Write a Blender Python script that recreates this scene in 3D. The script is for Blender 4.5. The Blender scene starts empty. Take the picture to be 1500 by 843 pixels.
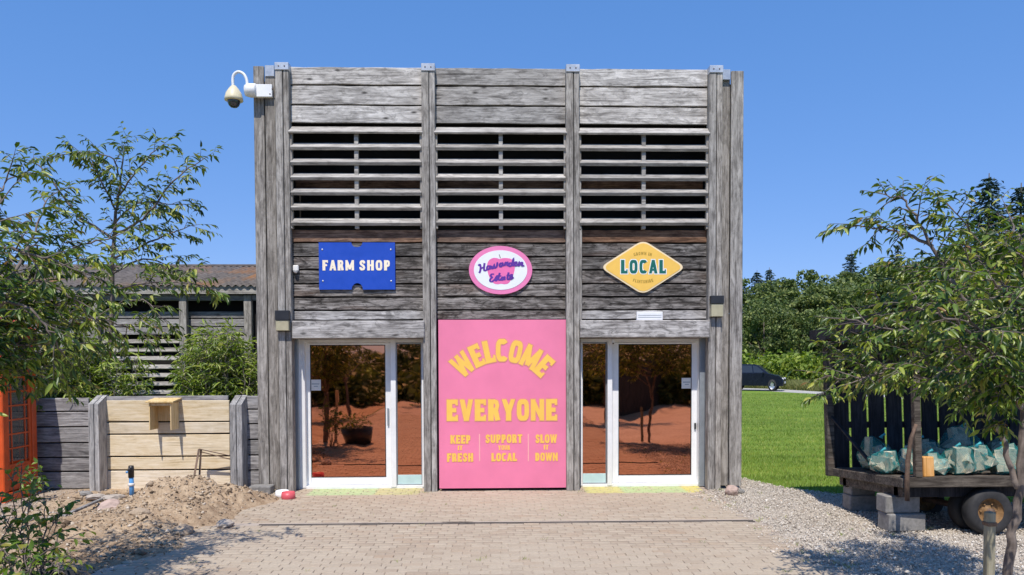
import bpy, math, random
import numpy as np
from mathutils import Vector, Matrix
random.seed(7)
RNG = np.random.default_rng(7)
PI = math.pi
S = bpy.context.scene
COL = S.collection

# ------------------------------------------------------------------ camera
F_PX, CX, CY = 1083.0, 750.0, 562.0
CAM = Vector((-.133, -11.62, 2.05))
YAW, PITCH, ROLL = math.radians(1.46), math.radians(-1.70), math.radians(-.19)
fw = Vector((math.sin(YAW)*math.cos(PITCH), math.cos(YAW)*math.cos(PITCH), math.sin(PITCH)))
r0 = Vector((math.cos(YAW), -math.sin(YAW), 0)); u0 = r0.cross(fw)
RT = math.cos(ROLL)*r0 + math.sin(ROLL)*u0
UP = -math.sin(ROLL)*r0 + math.cos(ROLL)*u0
cam = bpy.data.cameras.new('camera'); co = bpy.data.objects.new('camera', cam); COL.objects.link(co)
m = Matrix((RT, UP, -fw)).transposed().to_4x4(); m.translation = CAM
co.matrix_world = m
cam.sensor_fit = 'HORIZONTAL'; cam.sensor_width = 36; cam.lens = F_PX/1500*36
cam.shift_y = (CY-421.5)/1500; cam.clip_start = .05; cam.clip_end = 3000
S.camera = co

# ------------------------------------------------------------------ light
EL, AZ = math.radians(60), math.radians(11)          # sun behind the photographer's left shoulder
sd = Vector((-math.sin(AZ)*math.cos(EL), -math.cos(AZ)*math.cos(EL), math.sin(EL)))
w = bpy.data.worlds.new('World'); S.world = w; w.use_nodes = True
nt = w.node_tree; bg = nt.nodes['Background']
sky = nt.nodes.new('ShaderNodeTexSky'); sky.sky_type = 'NISHITA'; sky.sun_disc = False
sky.sun_elevation = EL; sky.sun_rotation = PI + AZ
sky.air_density = 1.0; sky.dust_density = 0; sky.ozone_density = 4; sky.altitude = 50
hs_ = nt.nodes.new('ShaderNodeHueSaturation'); hs_.inputs['Saturation'].default_value = 1.3     # deep clear summer blue
gm_ = nt.nodes.new('ShaderNodeGamma'); gm_.inputs[1].default_value = .45
tn_ = nt.nodes.new('ShaderNodeVectorMath'); tn_.operation = 'MULTIPLY'; tn_.inputs[1].default_value = (1.07, 1.40, 2.24)
nt.links.new(sky.outputs[0], hs_.inputs['Color']); nt.links.new(hs_.outputs[0], gm_.inputs[0]); nt.links.new(gm_.outputs[0], tn_.inputs[0])
nt.links.new(tn_.outputs[0], bg.inputs[0]); bg.inputs[1].default_value = .15
sl = bpy.data.lights.new('sun', 'SUN'); so = bpy.data.objects.new('sun', sl); COL.objects.link(so)
sl.energy = 4.3; sl.angle = math.radians(.5); sl.color = (1, .925, .83)
so.rotation_euler = (-sd).to_track_quat('-Z', 'Y').to_euler(); so.location = sd*50
S.view_settings.view_transform = 'Standard'; S.view_settings.look = 'None'
S.view_settings.exposure = .25; S.view_settings.gamma = 1; S.view_settings.use_curve_mapping = False

def ray(px, py): return fw + RT*((px-CX)/F_PX) - UP*((py-CY)/F_PX)
def aty(px, py, Y):
    d = ray(px, py); return CAM + d*((Y-CAM.y)/d.y)
def gnd(px, py, z=0):
    d = ray(px, py); return CAM + d*((z-CAM.z)/d.z)
def zat(py, Y, px=520): return aty(px, py, Y).z
def xat(px, Y, py=600): return aty(px, py, Y).x

# ------------------------------------------------------------------ object helpers
def tag(o, label=None, cat=None, group=None, kind=None):
    if label: o['label'] = label
    if cat: o['category'] = cat
    if group: o['group'] = group
    if kind: o['kind'] = kind
    return o
def link(name, me, mat=None, parent=None, loc=None, rot=None):
    o = bpy.data.objects.new(name, me); COL.objects.link(o)
    if mat is not None and me is not None and not me.materials: me.materials.append(mat)
    if parent is not None: o.parent = parent
    if loc is not None: o.location = loc
    if rot is not None: o.rotation_euler = rot
    return o
def empty(name, label, cat, loc=(0, 0, 0), group=None, rot=(0, 0, 0)):
    o = bpy.data.objects.new(name, None); COL.objects.link(o); o.empty_display_size = .1
    o.location = loc; o.rotation_euler = rot
    return tag(o, label, cat, group)

def cbox_data(dx, dy, dz, e):
    a, b, c = dx/2, dy/2, dz/2; e = min(e, a*.8, b*.8, c*.8)
    V = []; idx = {}
    for sx in (-1, 1):
        for sy in (-1, 1):
            for sz in (-1, 1):
                for k in range(3):
                    idx[(sx, sy, sz, k)] = len(V)
                    V.append((sx*(a-(e if k != 0 else 0)), sy*(b-(e if k != 1 else 0)), sz*(c-(e if k != 2 else 0))))
    Fs = []
    g = lambda s, k: idx[(s[0], s[1], s[2], k)]
    for k in range(3):
        i, j = [(1, 2), (2, 0), (0, 1)][k]
        for s in (-1, 1):
            q = []
            for p, r in ((-1, -1), (1, -1), (1, 1), (-1, 1)):
                t = [0, 0, 0]; t[k] = s; t[i] = p; t[j] = r; q.append(g(t, k))
            Fs.append(q)
    for k in range(3):                      # edges running along axis k
        i, j = [(1, 2), (2, 0), (0, 1)][k]
        for p in (-1, 1):
            for r in (-1, 1):
                t0 = [0, 0, 0]; t1 = [0, 0, 0]; t0[k] = -1; t1[k] = 1
                for t in (t0, t1): t[i] = p; t[j] = r
                Fs.append([g(t0, i), g(t1, i), g(t1, j), g(t0, j)])
    for sx in (-1, 1):
        for sy in (-1, 1):
            for sz in (-1, 1): Fs.append([idx[(sx, sy, sz, k)] for k in range(3)])
    out = []
    for f in Fs:                            # convex: wind every face outward
        p = [Vector(V[i]) for i in f]; n = (p[1]-p[0]).cross(p[2]-p[0])
        out.append(f if n.dot(sum(p, Vector())) > 0 else f[::-1])
    return V, out

class MB:
    def __init__(s): s.v = []; s.f = []; s.sm = []
    def add(s, V, Fs, M=None, smooth=False):
        o = len(s.v)
        s.v += [tuple(M @ Vector(p)) for p in V] if M is not None else [tuple(p) for p in V]
        s.f += [[i+o for i in f] for f in Fs]; s.sm += [smooth]*len(Fs)
        return s
    def box(s, lo, hi, e=.004, rot=None):
        lo, hi = Vector(lo), Vector(hi); d = hi-lo
        V, Fs = cbox_data(d.x, d.y, d.z, e)
        M = Matrix.Translation((lo+hi)/2)
        if rot is not None: M = M @ rot
        return s.add(V, Fs, M)
    def cb(s, c, size, e=.004, rot=None):
        V, Fs = cbox_data(*size, e); M = Matrix.Translation(c)
        if rot is not None: M = M @ rot
        return s.add(V, Fs, M)
    def bar(s, a, b, wx, wy, e=.003):       # square bar from a to b
        a, b = Vector(a), Vector(b); d = b-a
        V, Fs = cbox_data(wx, wy, d.length, e)
        return s.add(V, Fs, Matrix.Translation((a+b)/2) @ d.to_track_quat('Z', 'Y').to_matrix().to_4x4())
    def tube(s, pts, rad, n=8, caps=True):
        pts = [Vector(p) for p in pts]; k = len(pts)
        if not hasattr(rad, '__len__'): rad = [rad]*k
        V = []; Fs = []; ref = Vector((.13, .29, 1)).normalized()
        for i, p in enumerate(pts):
            t = (pts[min(i+1, k-1)]-pts[max(i-1, 0)])
            t = t.normalized() if t.length > 1e-9 else Vector((0, 0, 1))
            a = t.cross(ref)
            if a.length < .05: a = t.cross(Vector((1, 0, 0)))
            a.normalize(); b = t.cross(a)
            for j in range(n):
                q = 2*PI*j/n; V.append(p + (a*math.cos(q)+b*math.sin(q))*rad[i])
        for i in range(k-1):
            for j in range(n):
                Fs.append([i*n+j, i*n+(j+1) % n, (i+1)*n+(j+1) % n, (i+1)*n+j])
        if caps: Fs += [list(range(n))[::-1], [(k-1)*n+j for j in range(n)]]
        return s.add(V, Fs, None, True)
    def lathe(s, prof, n=24, M=None, smooth=True):   # prof: (r, z)
        V = []; Fs = []
        for r_, z in prof:
            for j in range(n): V.append((r_*math.cos(2*PI*j/n), r_*math.sin(2*PI*j/n), z))
        for i in range(len(prof)-1):
            for j in range(n): Fs.append([i*n+j, i*n+(j+1) % n, (i+1)*n+(j+1) % n, (i+1)*n+j])
        return s.add(V, Fs, M, smooth)
    def prism(s, poly, y0, y1, M=None):     # poly in (x, z), extruded along y
        n = len(poly)
        ar = sum(poly[i][0]*poly[(i+1) % n][1]-poly[(i+1) % n][0]*poly[i][1] for i in range(n))
        if ar < 0: poly = poly[::-1]
        V = [(x, y0, z) for x, z in poly]+[(x, y1, z) for x, z in poly]
        Fs = [list(range(n)), [n+i for i in range(n)][::-1]]
        Fs += [[i, n+i, n+(i+1) % n, (i+1) % n] for i in range(n)]
        return s.add(V, Fs, M)
    def mesh(s, name='mesh'):
        me = bpy.data.meshes.new(name); me.from_pydata(s.v, [], s.f)
        me.polygons.foreach_set('use_smooth', s.sm); me.update()
        return me
    def build(s, name, mat, parent=None, loc=None, rot=None):
        return link(name, s.mesh(name), mat, parent, loc, rot)

def np_mesh(name, V, Fs, smooth=False):     # V (n,3), Fs (m,k) numpy
    me = bpy.data.meshes.new(name); n, (m_, k) = len(V), Fs.shape
    me.vertices.add(n); me.vertices.foreach_set('co', np.ascontiguousarray(V, dtype=np.float32).ravel())
    me.loops.add(m_*k); me.loops.foreach_set('vertex_index', np.ascontiguousarray(Fs, dtype=np.int32).ravel())
    me.polygons.add(m_); me.polygons.foreach_set('loop_start', np.arange(0, m_*k, k, dtype=np.int32))
    if smooth: me.polygons.foreach_set('use_smooth', np.ones(m_, dtype=bool))
    me.update(calc_edges=True); me.validate()
    return me

# ------------------------------------------------------------------ materials
def newmat(name):
    mt = bpy.data.materials.new(name); mt.use_nodes = True; t = mt.node_tree
    return mt, t, t.nodes['Principled BSDF']
def N(t, ty, **kw):
    n = t.nodes.new(ty)
    for k, v in kw.items():
        if k in n.inputs: n.inputs[k].default_value = v
        else: setattr(n, k, v)
    return n
def ramp(t, fac, stops):
    r = t.nodes.new('ShaderNodeValToRGB'); e = r.color_ramp.elements
    while len(e) < len(stops): e.new(.5)
    for el, (p, c) in zip(e, stops): el.position = p; el.color = (*c, 1) if len(c) == 3 else c
    t.links.new(fac, r.inputs[0]); return r
def mixc(t, fac, a, b, mode='MIX'):
    n = t.nodes.new('ShaderNodeMix'); n.data_type = 'RGBA'; n.blend_type = mode
    for sock, v in ((n.inputs[0], fac), (n.inputs[6], a), (n.inputs[7], b)):
        if hasattr(v, 'links'): t.links.new(v, sock)
        elif isinstance(v, (int, float)): sock.default_value = v
        else: sock.default_value = (*v, 1)
    return n.outputs[2]
def math_(t, op, a, b=0.0, c=None):
    n = t.nodes.new('ShaderNodeMath'); n.operation = op
    for i, v in enumerate((a, b, c)):
        if v is None: continue
        if hasattr(v, 'links'): t.links.new(v, n.inputs[i])
        else: n.inputs[i].default_value = v
    return n.outputs[0]
def bump(t, b, h, strength=.3, dist=.01):
    n = N(t, 'ShaderNodeBump', Strength=strength, Distance=dist); t.links.new(h, n.inputs['Height'])
    t.links.new(n.outputs[0], b.inputs['Normal'])
def coords(t, scale=(1, 1, 1), seeded=True, world=False):
    if world: src = N(t, 'ShaderNodeNewGeometry').outputs['Position']
    else: src = N(t, 'ShaderNodeTexCoord').outputs['Object']
    if seeded:
        oi = N(t, 'ShaderNodeObjectInfo'); c = N(t, 'ShaderNodeCombineXYZ')
        for i, k in enumerate((61.0, 37.0, 53.0)): t.links.new(math_(t, 'MULTIPLY', oi.outputs['Random'], k), c.inputs[i])
        a = N(t, 'ShaderNodeVectorMath', operation='ADD'); t.links.new(src, a.inputs[0]); t.links.new(c.outputs[0], a.inputs[1])
        src = a.outputs[0]
    mp = N(t, 'ShaderNodeMapping'); mp.inputs['Scale'].default_value = scale; t.links.new(src, mp.inputs[0])
    return mp.outputs[0]
def noise(t, vec, scale=1.0, detail=4.0, rough=.55, dist=0.0):
    n = N(t, 'ShaderNodeTexNoise', Scale=scale, Detail=detail, Roughness=rough, Distortion=dist)
    t.links.new(vec, n.inputs['Vector']); return n.outputs['Fac']

def plain(name, col, rough=.5, metal=0.0, var=.12, spec=.4, nscale=9.0, bmp=.05):
    mt, t, b = newmat(name); v = coords(t)
    n1 = noise(t, v, nscale, 5); n2 = noise(t, v, nscale*.22, 3)
    f = math_(t, 'ADD', math_(t, 'MULTIPLY', n1, .5), math_(t, 'MULTIPLY', n2, .5))
    lo = [c*(1-var*1.6) for c in col]; hi = [min(1, c*(1+var)) for c in col]
    r = ramp(t, f, [(.3, lo), (.62, hi)])
    t.links.new(r.outputs[0], b.inputs['Base Color'])
    rr = math_(t, 'ADD', math_(t, 'MULTIPLY', n1, .25), rough-.12); t.links.new(rr, b.inputs['Roughness'])
    b.inputs['Metallic'].default_value = metal; b.inputs['Specular IOR Level'].default_value = spec
    if bmp: bump(t, b, n1, bmp, .004)
    return mt

def wood(name, axis, dark, mid, light, rough=.85, knots=.5, vary=(.72, 1.18), warm=None, grain=15.0, stain=.35):
    mt, t, b = newmat(name)
    def sc(al, ac): return {'X': (al, ac, ac), 'Y': (ac, al, ac), 'Z': (ac, ac, al)}[axis]
    fine = noise(t, coords(t, sc(2.6, grain*3.4)), 1, 6, .68, .5)
    mid_ = noise(t, coords(t, sc(1.7, grain*1.35)), 1, 6, .66, 1.3)
    blot = noise(t, coords(t, sc(2.2, 6.0)), 1, 5, .68, 1.0)
    f = math_(t, 'ADD', math_(t, 'MULTIPLY', fine, .42), math_(t, 'MULTIPLY', mid_, .38))
    f = math_(t, 'ADD', f, math_(t, 'MULTIPLY', blot, .34))
    r = ramp(t, f, [(.40, dark), (.525, mid), (.66, light)])
    c = r.outputs[0]
    if warm:                                   # rusty / less weathered streaks
        wn = noise(t, coords(t, sc(.7, 3.0)), 1, 3, .5, .5)
        wr = ramp(t, wn, [(.56, (0, 0, 0)), (.70, (1, 1, 1))])
        c = mixc(t, math_(t, 'MULTIPLY', wr.outputs[0], .28), c, warm)
    if knots:
        vo = N(t, 'ShaderNodeTexVoronoi', Scale=1.0, Randomness=1.0); t.links.new(coords(t, sc(2.6, 6.5)), vo.inputs['Vector'])
        kr = ramp(t, vo.outputs['Distance'], [(.05, (1, 1, 1)), (.17, (0, 0, 0))])
        c = mixc(t, math_(t, 'MULTIPLY', kr.outputs[0], knots), c, [x*.45 for x in dark])
    if stain:                                  # blackened weathering patches
        sn = noise(t, coords(t, sc(3.2, 8.5)), 1, 6, .72, 1.6)
        sr = ramp(t, sn, [(.49, (0, 0, 0)), (.63, (1, 1, 1))])
        c = mixc(t, math_(t, 'MULTIPLY', sr.outputs[0], stain), c, [x*.9 for x in dark])
    # drying checks: thin dark cracks along the grain
    cr = noise(t, coords(t, sc(.55, 26)), 1, 3, .5, .6)
    cm = ramp(t, cr, [(.30, (1, 1, 1)), (.37, (0, 0, 0))])
    c = mixc(t, math_(t, 'MULTIPLY', cm.outputs[0], .6), c, [x*.5 for x in dark])
    oi = N(t, 'ShaderNodeObjectInfo'); mr = N(t, 'ShaderNodeMapRange'); mr.inputs[3].default_value = vary[0]; mr.inputs[4].default_value = vary[1]
    t.links.new(oi.outputs['Random'], mr.inputs[0])
    hs = N(t, 'ShaderNodeHueSaturation'); t.links.new(mr.outputs[0], hs.inputs['Value']); t.links.new(math_(t, 'ADD', math_(t, 'MULTIPLY', math_(t, 'FRACT', math_(t, 'MULTIPLY', oi.outputs['Random'], 17.3)), .36), .82), hs.inputs['Saturation']); t.links.new(c, hs.inputs['Color'])
    t.links.new(hs.outputs[0], b.inputs['Base Color'])
    b.inputs['Roughness'].default_value = rough; b.inputs['Specular IOR Level'].default_value = .25
    bump(t, b, f, .55, .012)
    return mt

def leafmat(name, stops, trans=.27, rough=.4, patch=False):
    mt, t, b = newmat(name)
    g = N(t, 'ShaderNodeNewGeometry'); oi = N(t, 'ShaderNodeObjectInfo')
    f = math_(t, 'FRACT', math_(t, 'ADD', g.outputs['Random Per Island'], oi.outputs['Random']))
    r = ramp(t, f, stops); n = noise(t, coords(t, (30, 30, 30)), 1, 2)
    hs = N(t, 'ShaderNodeHueSaturation'); t.links.new(r.outputs[0], hs.inputs['Color'])
    t.links.new(math_(t, 'ADD', math_(t, 'MULTIPLY', n, .6), .7), hs.inputs['Value'])
    if patch:                                  # drier patches and mowing lanes across the lawn
        v = coords(t, (1, 1, 1), False, True); mp = N(t, 'ShaderNodeMapping'); mp.inputs['Rotation'].default_value = (0, 0, .62); mp.inputs['Scale'].default_value = (.13, 1.6, 1)
        t.links.new(v, mp.inputs[0]); pf = math_(t, 'ADD', math_(t, 'MULTIPLY', noise(t, mp.outputs[0], 1, 4, .6), .6), math_(t, 'MULTIPLY', noise(t, v, .9, 4, .65), .4))
        pr_ = ramp(t, pf, [(.40, (.50, .60, .42)), (.51, (1, 1, 1)), (.62, (1.55, 1.32, 1.45))])
        hs_o = mixc(t, 1.0, hs.outputs[0], pr_.outputs[0], 'MULTIPLY')
        hs = N(t, 'ShaderNodeHueSaturation'); t.links.new(hs_o, hs.inputs['Color'])
    t.links.new(hs.outputs[0], b.inputs['Base Color']); b.inputs['Roughness'].default_value = rough
    b.inputs['Specular IOR Level'].default_value = .5
    tr = N(t, 'ShaderNodeBsdfTranslucent'); mx = N(t, 'ShaderNodeMixShader'); mx.inputs[0].default_value = trans
    hs2 = N(t, 'ShaderNodeHueSaturation', Saturation=1.15, Value=1.5); t.links.new(hs.outputs[0], hs2.inputs['Color'])
    t.links.new(hs2.outputs[0], tr.inputs[0])
    t.links.new(b.outputs[0], mx.inputs[1]); t.links.new(tr.outputs[0], mx.inputs[2])
    t.links.new(mx.outputs[0], t.nodes['Material Output'].inputs[0])
    return mt

GREY = ((.070, .064, .060), (.345, .327, .308), (.64, .615, .585))
M = {}
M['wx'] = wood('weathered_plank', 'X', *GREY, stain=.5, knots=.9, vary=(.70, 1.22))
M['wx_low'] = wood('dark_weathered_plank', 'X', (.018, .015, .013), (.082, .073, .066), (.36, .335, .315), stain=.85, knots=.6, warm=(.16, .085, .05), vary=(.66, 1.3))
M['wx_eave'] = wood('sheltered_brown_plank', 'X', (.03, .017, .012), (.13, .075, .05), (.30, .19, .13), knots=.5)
M['wz'] = wood('weathered_post', 'Z', (.055, .049, .043), (.235, .218, .20), (.48, .455, .42), knots=.4, vary=(.85, 1.15))
M['wz_dark'] = wood('weathered_corner_board', 'Z', (.046, .040, .035), (.17, .156, .14), (.35, .328, .30), knots=.45, vary=(.8, 1.15))
M['wy'] = wood('weathered_side_plank', 'Y', *GREY)
M['slat'] = wood('louvre_wood', 'X', (.09, .083, .075), (.30, .283, .262), (.50, .48, .45), knots=.35, vary=(.85, 1.15))
M['lintel'] = wood('lintel_wood', 'X', (.055, .05, .047), (.28, .265, .255), (.60, .58, .56), stain=.6, knots=.75, vary=(.95, 1.05))
M['fence'] = wood('fence_plank', 'X', (.055, .052, .053), (.215, .207, .21), (.42, .41, .41), knots=.5)
M['fence_post'] = wood('fence_post', 'Z', (.07, .068, .068), (.25, .245, .242), (.45, .44, .43), knots=.3)
M['pale'] = wood('new_pale_plank', 'X', (.44, .33, .19), (.66, .545, .37), (.78, .68, .52), stain=.06, knots=.22, vary=(.92, 1.06), rough=.7)
M['palez'] = wood('new_pine', 'Z', (.42, .29, .13), (.62, .46, .25), (.74, .60, .38), stain=.06, knots=.3, vary=(.92, 1.08), rough=.7)
M['black_wood'] = wood('near_black_plank', 'Z', (.008, .008, .010), (.022, .022, .027), (.05, .05, .058), knots=.3)  # near-black, faintly blue boards
M['trailer_wood'] = wood('trailer_board', 'X', (.02, .016, .013), (.06, .05, .042), (.17, .148, .125), knots=.4, warm=(.12, .06, .03))
M['stake'] = wood('stake_wood', 'Z', (.16, .14, .08), (.33, .30, .2), (.45, .42, .3), knots=.3)
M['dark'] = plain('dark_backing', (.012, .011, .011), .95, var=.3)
M['inside'] = plain('interior_wall', (.05, .035, .03), .9, var=.3)
M['steel'] = plain('galvanised_steel', (.50, .53, .57), .42, .55, var=.16)
M['alu'] = plain('grey_aluminium', (.33, .37, .41), .4, .35, var=.08)
M['white'] = plain('white_paint', (.80, .81, .82), .38, var=.05)
M['white_old'] = plain('white_plastic', (.76, .75, .72), .45, var=.08)
M['cream'] = plain('cream_plastic', (.70, .63, .44), .4, var=.1)
M['lens'] = plain('aged_lamp_lens', (.40, .37, .25), .35, var=.15)
M['cyan'] = plain('pale_cyan_panel', (.50, .68, .70), .4, var=.06)
M['seal'] = plain('black_rubber', (.02, .02, .022), .7, var=.2)
M['blackp'] = plain('black_plastic', (.025, .026, .03), .35, var=.2)
M['pink'] = plain('pink_board', (.80, .215, .36), .55, var=.07, nscale=2.2, bmp=.04)
M['pinkrim'] = plain('pink_rim', (.80, .22, .45), .5, var=.05)
M['yellow'] = plain('yellow_lettering', (.93, .56, .10), .55, var=.04)
M['yellowsign'] = plain('yellow_sign', (.88, .55, .11), .5, var=.04)
M['creamline'] = plain('cream_edge', (.85, .70, .45), .5, var=.05)
M['peach'] = plain('peach_line', (.92, .45, .42), .5, var=.04)
M['outline'] = plain('lettering_outline', (.72, .28, .22), .6, var=.05)
M['blue'] = plain('blue_board', (.014, .070, .46), .42, var=.06)
M['lettercream'] = plain('cream_lettering', (.90, .80, .62), .5, var=.06)
M['green'] = plain('green_lettering', (.006, .13, .105), .5, var=.06)
M['olive'] = plain('olive_lettering', (.42, .27, .04), .5, var=.06)
M['purple'] = plain('purple_lettering', (.105, .03, .30), .5, var=.08)
M['offwhite'] = plain('white_sign_face', (.80, .84, .86), .5, var=.03)
M['applepink'] = plain('apple_pink', (.82, .17, .42), .5, var=.05)
M['twig'] = plain('twig_grey', (.25, .22, .2), .7)
M['redbox'] = plain('red_orange_paint', (.62, .085, .014), .35, var=.14, spec=.5)
M['bluepipe'] = plain('blue_pipe', (.10, .32, .66), .4, var=.12)
M['rust'] = plain('rusty_steel', (.13, .085, .06), .7, .2, var=.4, nscale=25)
M['ochre'] = plain('ochre_wheel_paint', (.21, .12, .05), .7, var=.5, nscale=20)
M['tyre'] = plain('tyre_rubber', (.028, .028, .03), .75, var=.3, nscale=20, bmp=.2)
M['concrete'] = plain('concrete_block', (.23, .222, .21), .9, var=.25, nscale=30, bmp=.4)
M['stone'] = plain('pale_stone', (.42, .37, .32), .9, var=.3, nscale=14, bmp=.4)
M['pinkstone'] = plain('pink_stone', (.44, .33, .28), .9, var=.25, nscale=14, bmp=.4)
M['bowl'] = plain('pink_bowl', (.60, .10, .12), .4, var=.08)
M['logs'] = plain('split_log', (.66, .58, .43), .85, var=.35, nscale=18, bmp=.3)
M['orangeblock'] = wood('fresh_cut_block', 'Z', (.45, .2, .07), (.62, .33, .13), (.72, .44, .22), stain=.05, knots=.15)
M['carpaint'] = plain('dark_navy_paint', (.012, .015, .028), .18, .3, var=.1, spec=.6, bmp=0)
M['carglass'] = plain('dark_car_glass', (.03, .035, .045), .08, 0, var=.1, spec=.8, bmp=0)
M['alloy'] = plain('alloy_rim', (.55, .56, .58), .35, .7)
M['roofsheet'] = None
def roofmat():
    mt, t, b = newmat('lichened_roof_sheet'); v = coords(t, (1, 1, 1))
    n1 = noise(t, v, .35, 4, .6); n2 = noise(t, v, 7, 5, .65)
    r = ramp(t, n2, [(.3, (.065, .058, .056)), (.7, (.17, .15, .14))]); rm = ramp(t, n1, [(.52, (0, 0, 0)), (.66, (1, 1, 1))])
    c = mixc(t, math_(t, 'MULTIPLY', rm.outputs[0], .75), r.outputs[0], (.28, .13, .045))
    t.links.new(c, b.inputs['Base Color']); b.inputs['Roughness'].default_value = .9; bump(t, b, n2, .3, .01); return mt
M['roofsheet'] = roofmat()
def barkmat(name, a, b_):
    mt, t, b = newmat(name); v = coords(t, (18, 18, 5)); n1 = noise(t, v, 1, 5, .6, .5); n2 = noise(t, coords(t, (5, 5, 14)), 1, 3)
    f = math_(t, 'ADD', math_(t, 'MULTIPLY', n1, .6), math_(t, 'MULTIPLY', n2, .4))
    r = ramp(t, f, [(.33, a), (.66, b_)]); t.links.new(r.outputs[0], b.inputs['Base Color']); b.inputs['Roughness'].default_value = .85
    bump(t, b, f, .6, .01); return mt
M['bark'] = barkmat('cherry_bark', (.055, .042, .036), (.23, .19, .165))
M['bark_far'] = barkmat('far_bark', (.05, .04, .03), (.12, .1, .08))
M['leaf'] = leafmat('cherry_leaf', [(0, (.022, .048, .010)), (.34, (.052, .10, .014)), (.64, (.125, .195, .024)), (.87, (.28, .34, .052)), (.972, (.40, .40, .10)), (1, (.22, .11, .04))])
M['leaf_back'] = leafmat('back_tree_leaf', [(0, (.03, .06, .014)), (.4, (.085, .14, .022)), (.8, (.21, .27, .045)), (1, (.35, .36, .09))])
M['leaf_bamboo'] = leafmat('long_leaf', [(0, (.085, .14, .02)), (.4, (.19, .28, .04)), (.8, (.34, .42, .085)), (1, (.50, .50, .2))])
M['leaf_sap'] = leafmat('sapling_leaf', [(0, (.05, .10, .016)), (.5, (.11, .20, .026)), (.85, (.20, .27, .04)), (1, (.26, .24, .05))])
M['leaf_far'] = leafmat('far_broadleaf', [(0, (.045, .075, .022)), (.45, (.10, .15, .038)), (.8, (.17, .22, .055)), (1, (.25, .28, .075))], trans=.2, rough=.6)
M['leaf_con'] = leafmat('conifer_needles', [(0, (.014, .033, .026)), (.5, (.03, .06, .042)), (1, (.055, .092, .058))], trans=.1, rough=.6)
M['leaf_hedge'] = leafmat('bright_hedge_leaf', [(0, (.085, .14, .018)), (.5, (.19, .28, .032)), (1, (.33, .39, .07))], trans=.3, rough=.6)
M['grass'] = leafmat('grass_blade', [(0, (.155, .225, .032)), (.5, (.23, .315, .05)), (.85, (.31, .37, .075)), (1, (.41, .41, .14))], trans=.3, rough=.55, patch=True)
M['tallgrass'] = leafmat('dry_tall_grass', [(0, (.12, .15, .03)), (.5, (.22, .24, .07)), (1, (.36, .33, .14))], trans=.3, rough=.6)
def kglass():
    mt, t, b = newmat('kiosk_glass'); b.inputs['Base Color'].default_value = (.12, .12, .11, 1); b.inputs['Roughness'].default_value = .08; b.inputs['Specular IOR Level'].default_value = .7
    b.inputs['Alpha'].default_value = .55; return mt
M['kglass'] = kglass()

# ------------------------------------------------------------------ ground
def groundmat():
    mt, t, b = newmat('grass_ground'); v = coords(t, (1, 1, 1), False, True)
    n1 = noise(t, v, .25, 4, .6); n2 = noise(t, v, 6, 5, .7); mp = N(t, 'ShaderNodeMapping'); mp.inputs['Rotation'].default_value = (0, 0, .62); mp.inputs['Scale'].default_value = (.12, 1.5, 1)
    t.links.new(v, mp.inputs[0]); n3 = noise(t, mp.outputs[0], 1, 3, .5)
    f = math_(t, 'ADD', math_(t, 'MULTIPLY', n1, .3), math_(t, 'ADD', math_(t, 'MULTIPLY', n2, .35), math_(t, 'MULTIPLY', n3, .35)))
    r = ramp(t, f, [(.32, (.085, .135, .022)), (.52, (.15, .235, .034)), (.7, (.22, .29, .06))])
    t.links.new(r.outputs[0], b.inputs['Base Color']); b.inputs['Roughness'].default_value = .95; b.inputs['Specular IOR Level'].default_value = .1
    bump(t, b, n2, .5, .03); return mt
def sheet(name, poly, z, mat):
    me = bpy.data.meshes.new(name); me.from_pydata([(x, y, z) for x, y in poly], [], [list(range(len(poly)))]); me.update()
    o = link(name, me, mat); o['kind'] = 'structure'; return o
M['ground'] = groundmat()
sheet('ground', [(-900, -700), (900, -700), (900, 1500), (-900, 1500)], -.035, M['ground'])

def gravelmat(name, dark, mid, light, vscale=45.0):
    mt, t, b = newmat(name); v = coords(t, (1, 1, 1), False, True)
    vo = N(t, 'ShaderNodeTexVoronoi', Scale=vscale); t.links.new(v, vo.inputs['Vector'])
    sx = N(t, 'ShaderNodeSeparateColor'); t.links.new(vo.outputs['Color'], sx.inputs[0])
    n1 = noise(t, v, 1.1, 4, .6); n2 = noise(t, v, 20, 4, .7)
    f = math_(t, 'ADD', math_(t, 'MULTIPLY', sx.outputs[0], .3), math_(t, 'ADD', math_(t, 'MULTIPLY', n1, .4), math_(t, 'MULTIPLY', n2, .3)))
    r = ramp(t, f, [(.28, dark), (.5, mid), (.74, light)]); t.links.new(r.outputs[0], b.inputs['Base Color'])
    b.inputs['Roughness'].default_value = .95; b.inputs['Specular IOR Level'].default_value = .15
    bump(t, b, vo.outputs['Distance'], .6, .02); return mt
M['gravel'] = gravelmat('gravel_bed', (.28, .245, .20), (.50, .445, .375), (.64, .59, .52))
def stonemat(name, stops):
    mt, t, b = newmat(name); g = N(t, 'ShaderNodeNewGeometry'); r = ramp(t, g.outputs['Random Per Island'], stops)
    n = noise(t, coords(t, (60, 60, 60), False), 1, 3); hs = N(t, 'ShaderNodeHueSaturation'); t.links.new(r.outputs[0], hs.inputs['Color'])
    t.links.new(math_(t, 'ADD', math_(t, 'MULTIPLY', n, .7), .62), hs.inputs['Value']); t.links.new(hs.outputs[0], b.inputs['Base Color'])
    b.inputs['Roughness'].default_value = .9; b.inputs['Specular IOR Level'].default_value = .2; return mt
M['pebble'] = stonemat('gravel_stone', [(0, (.26, .225, .185)), (.35, (.49, .435, .365)), (.75, (.62, .565, .485)), (.93, (.70, .66, .59)), (1, (.50, .37, .27))])
M['clod'] = stonemat('soil_clod', [(0, (.08, .055, .035)), (.35, (.26, .19, .13)), (.8, (.47, .38, .28)), (1, (.60, .53, .44))])
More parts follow.
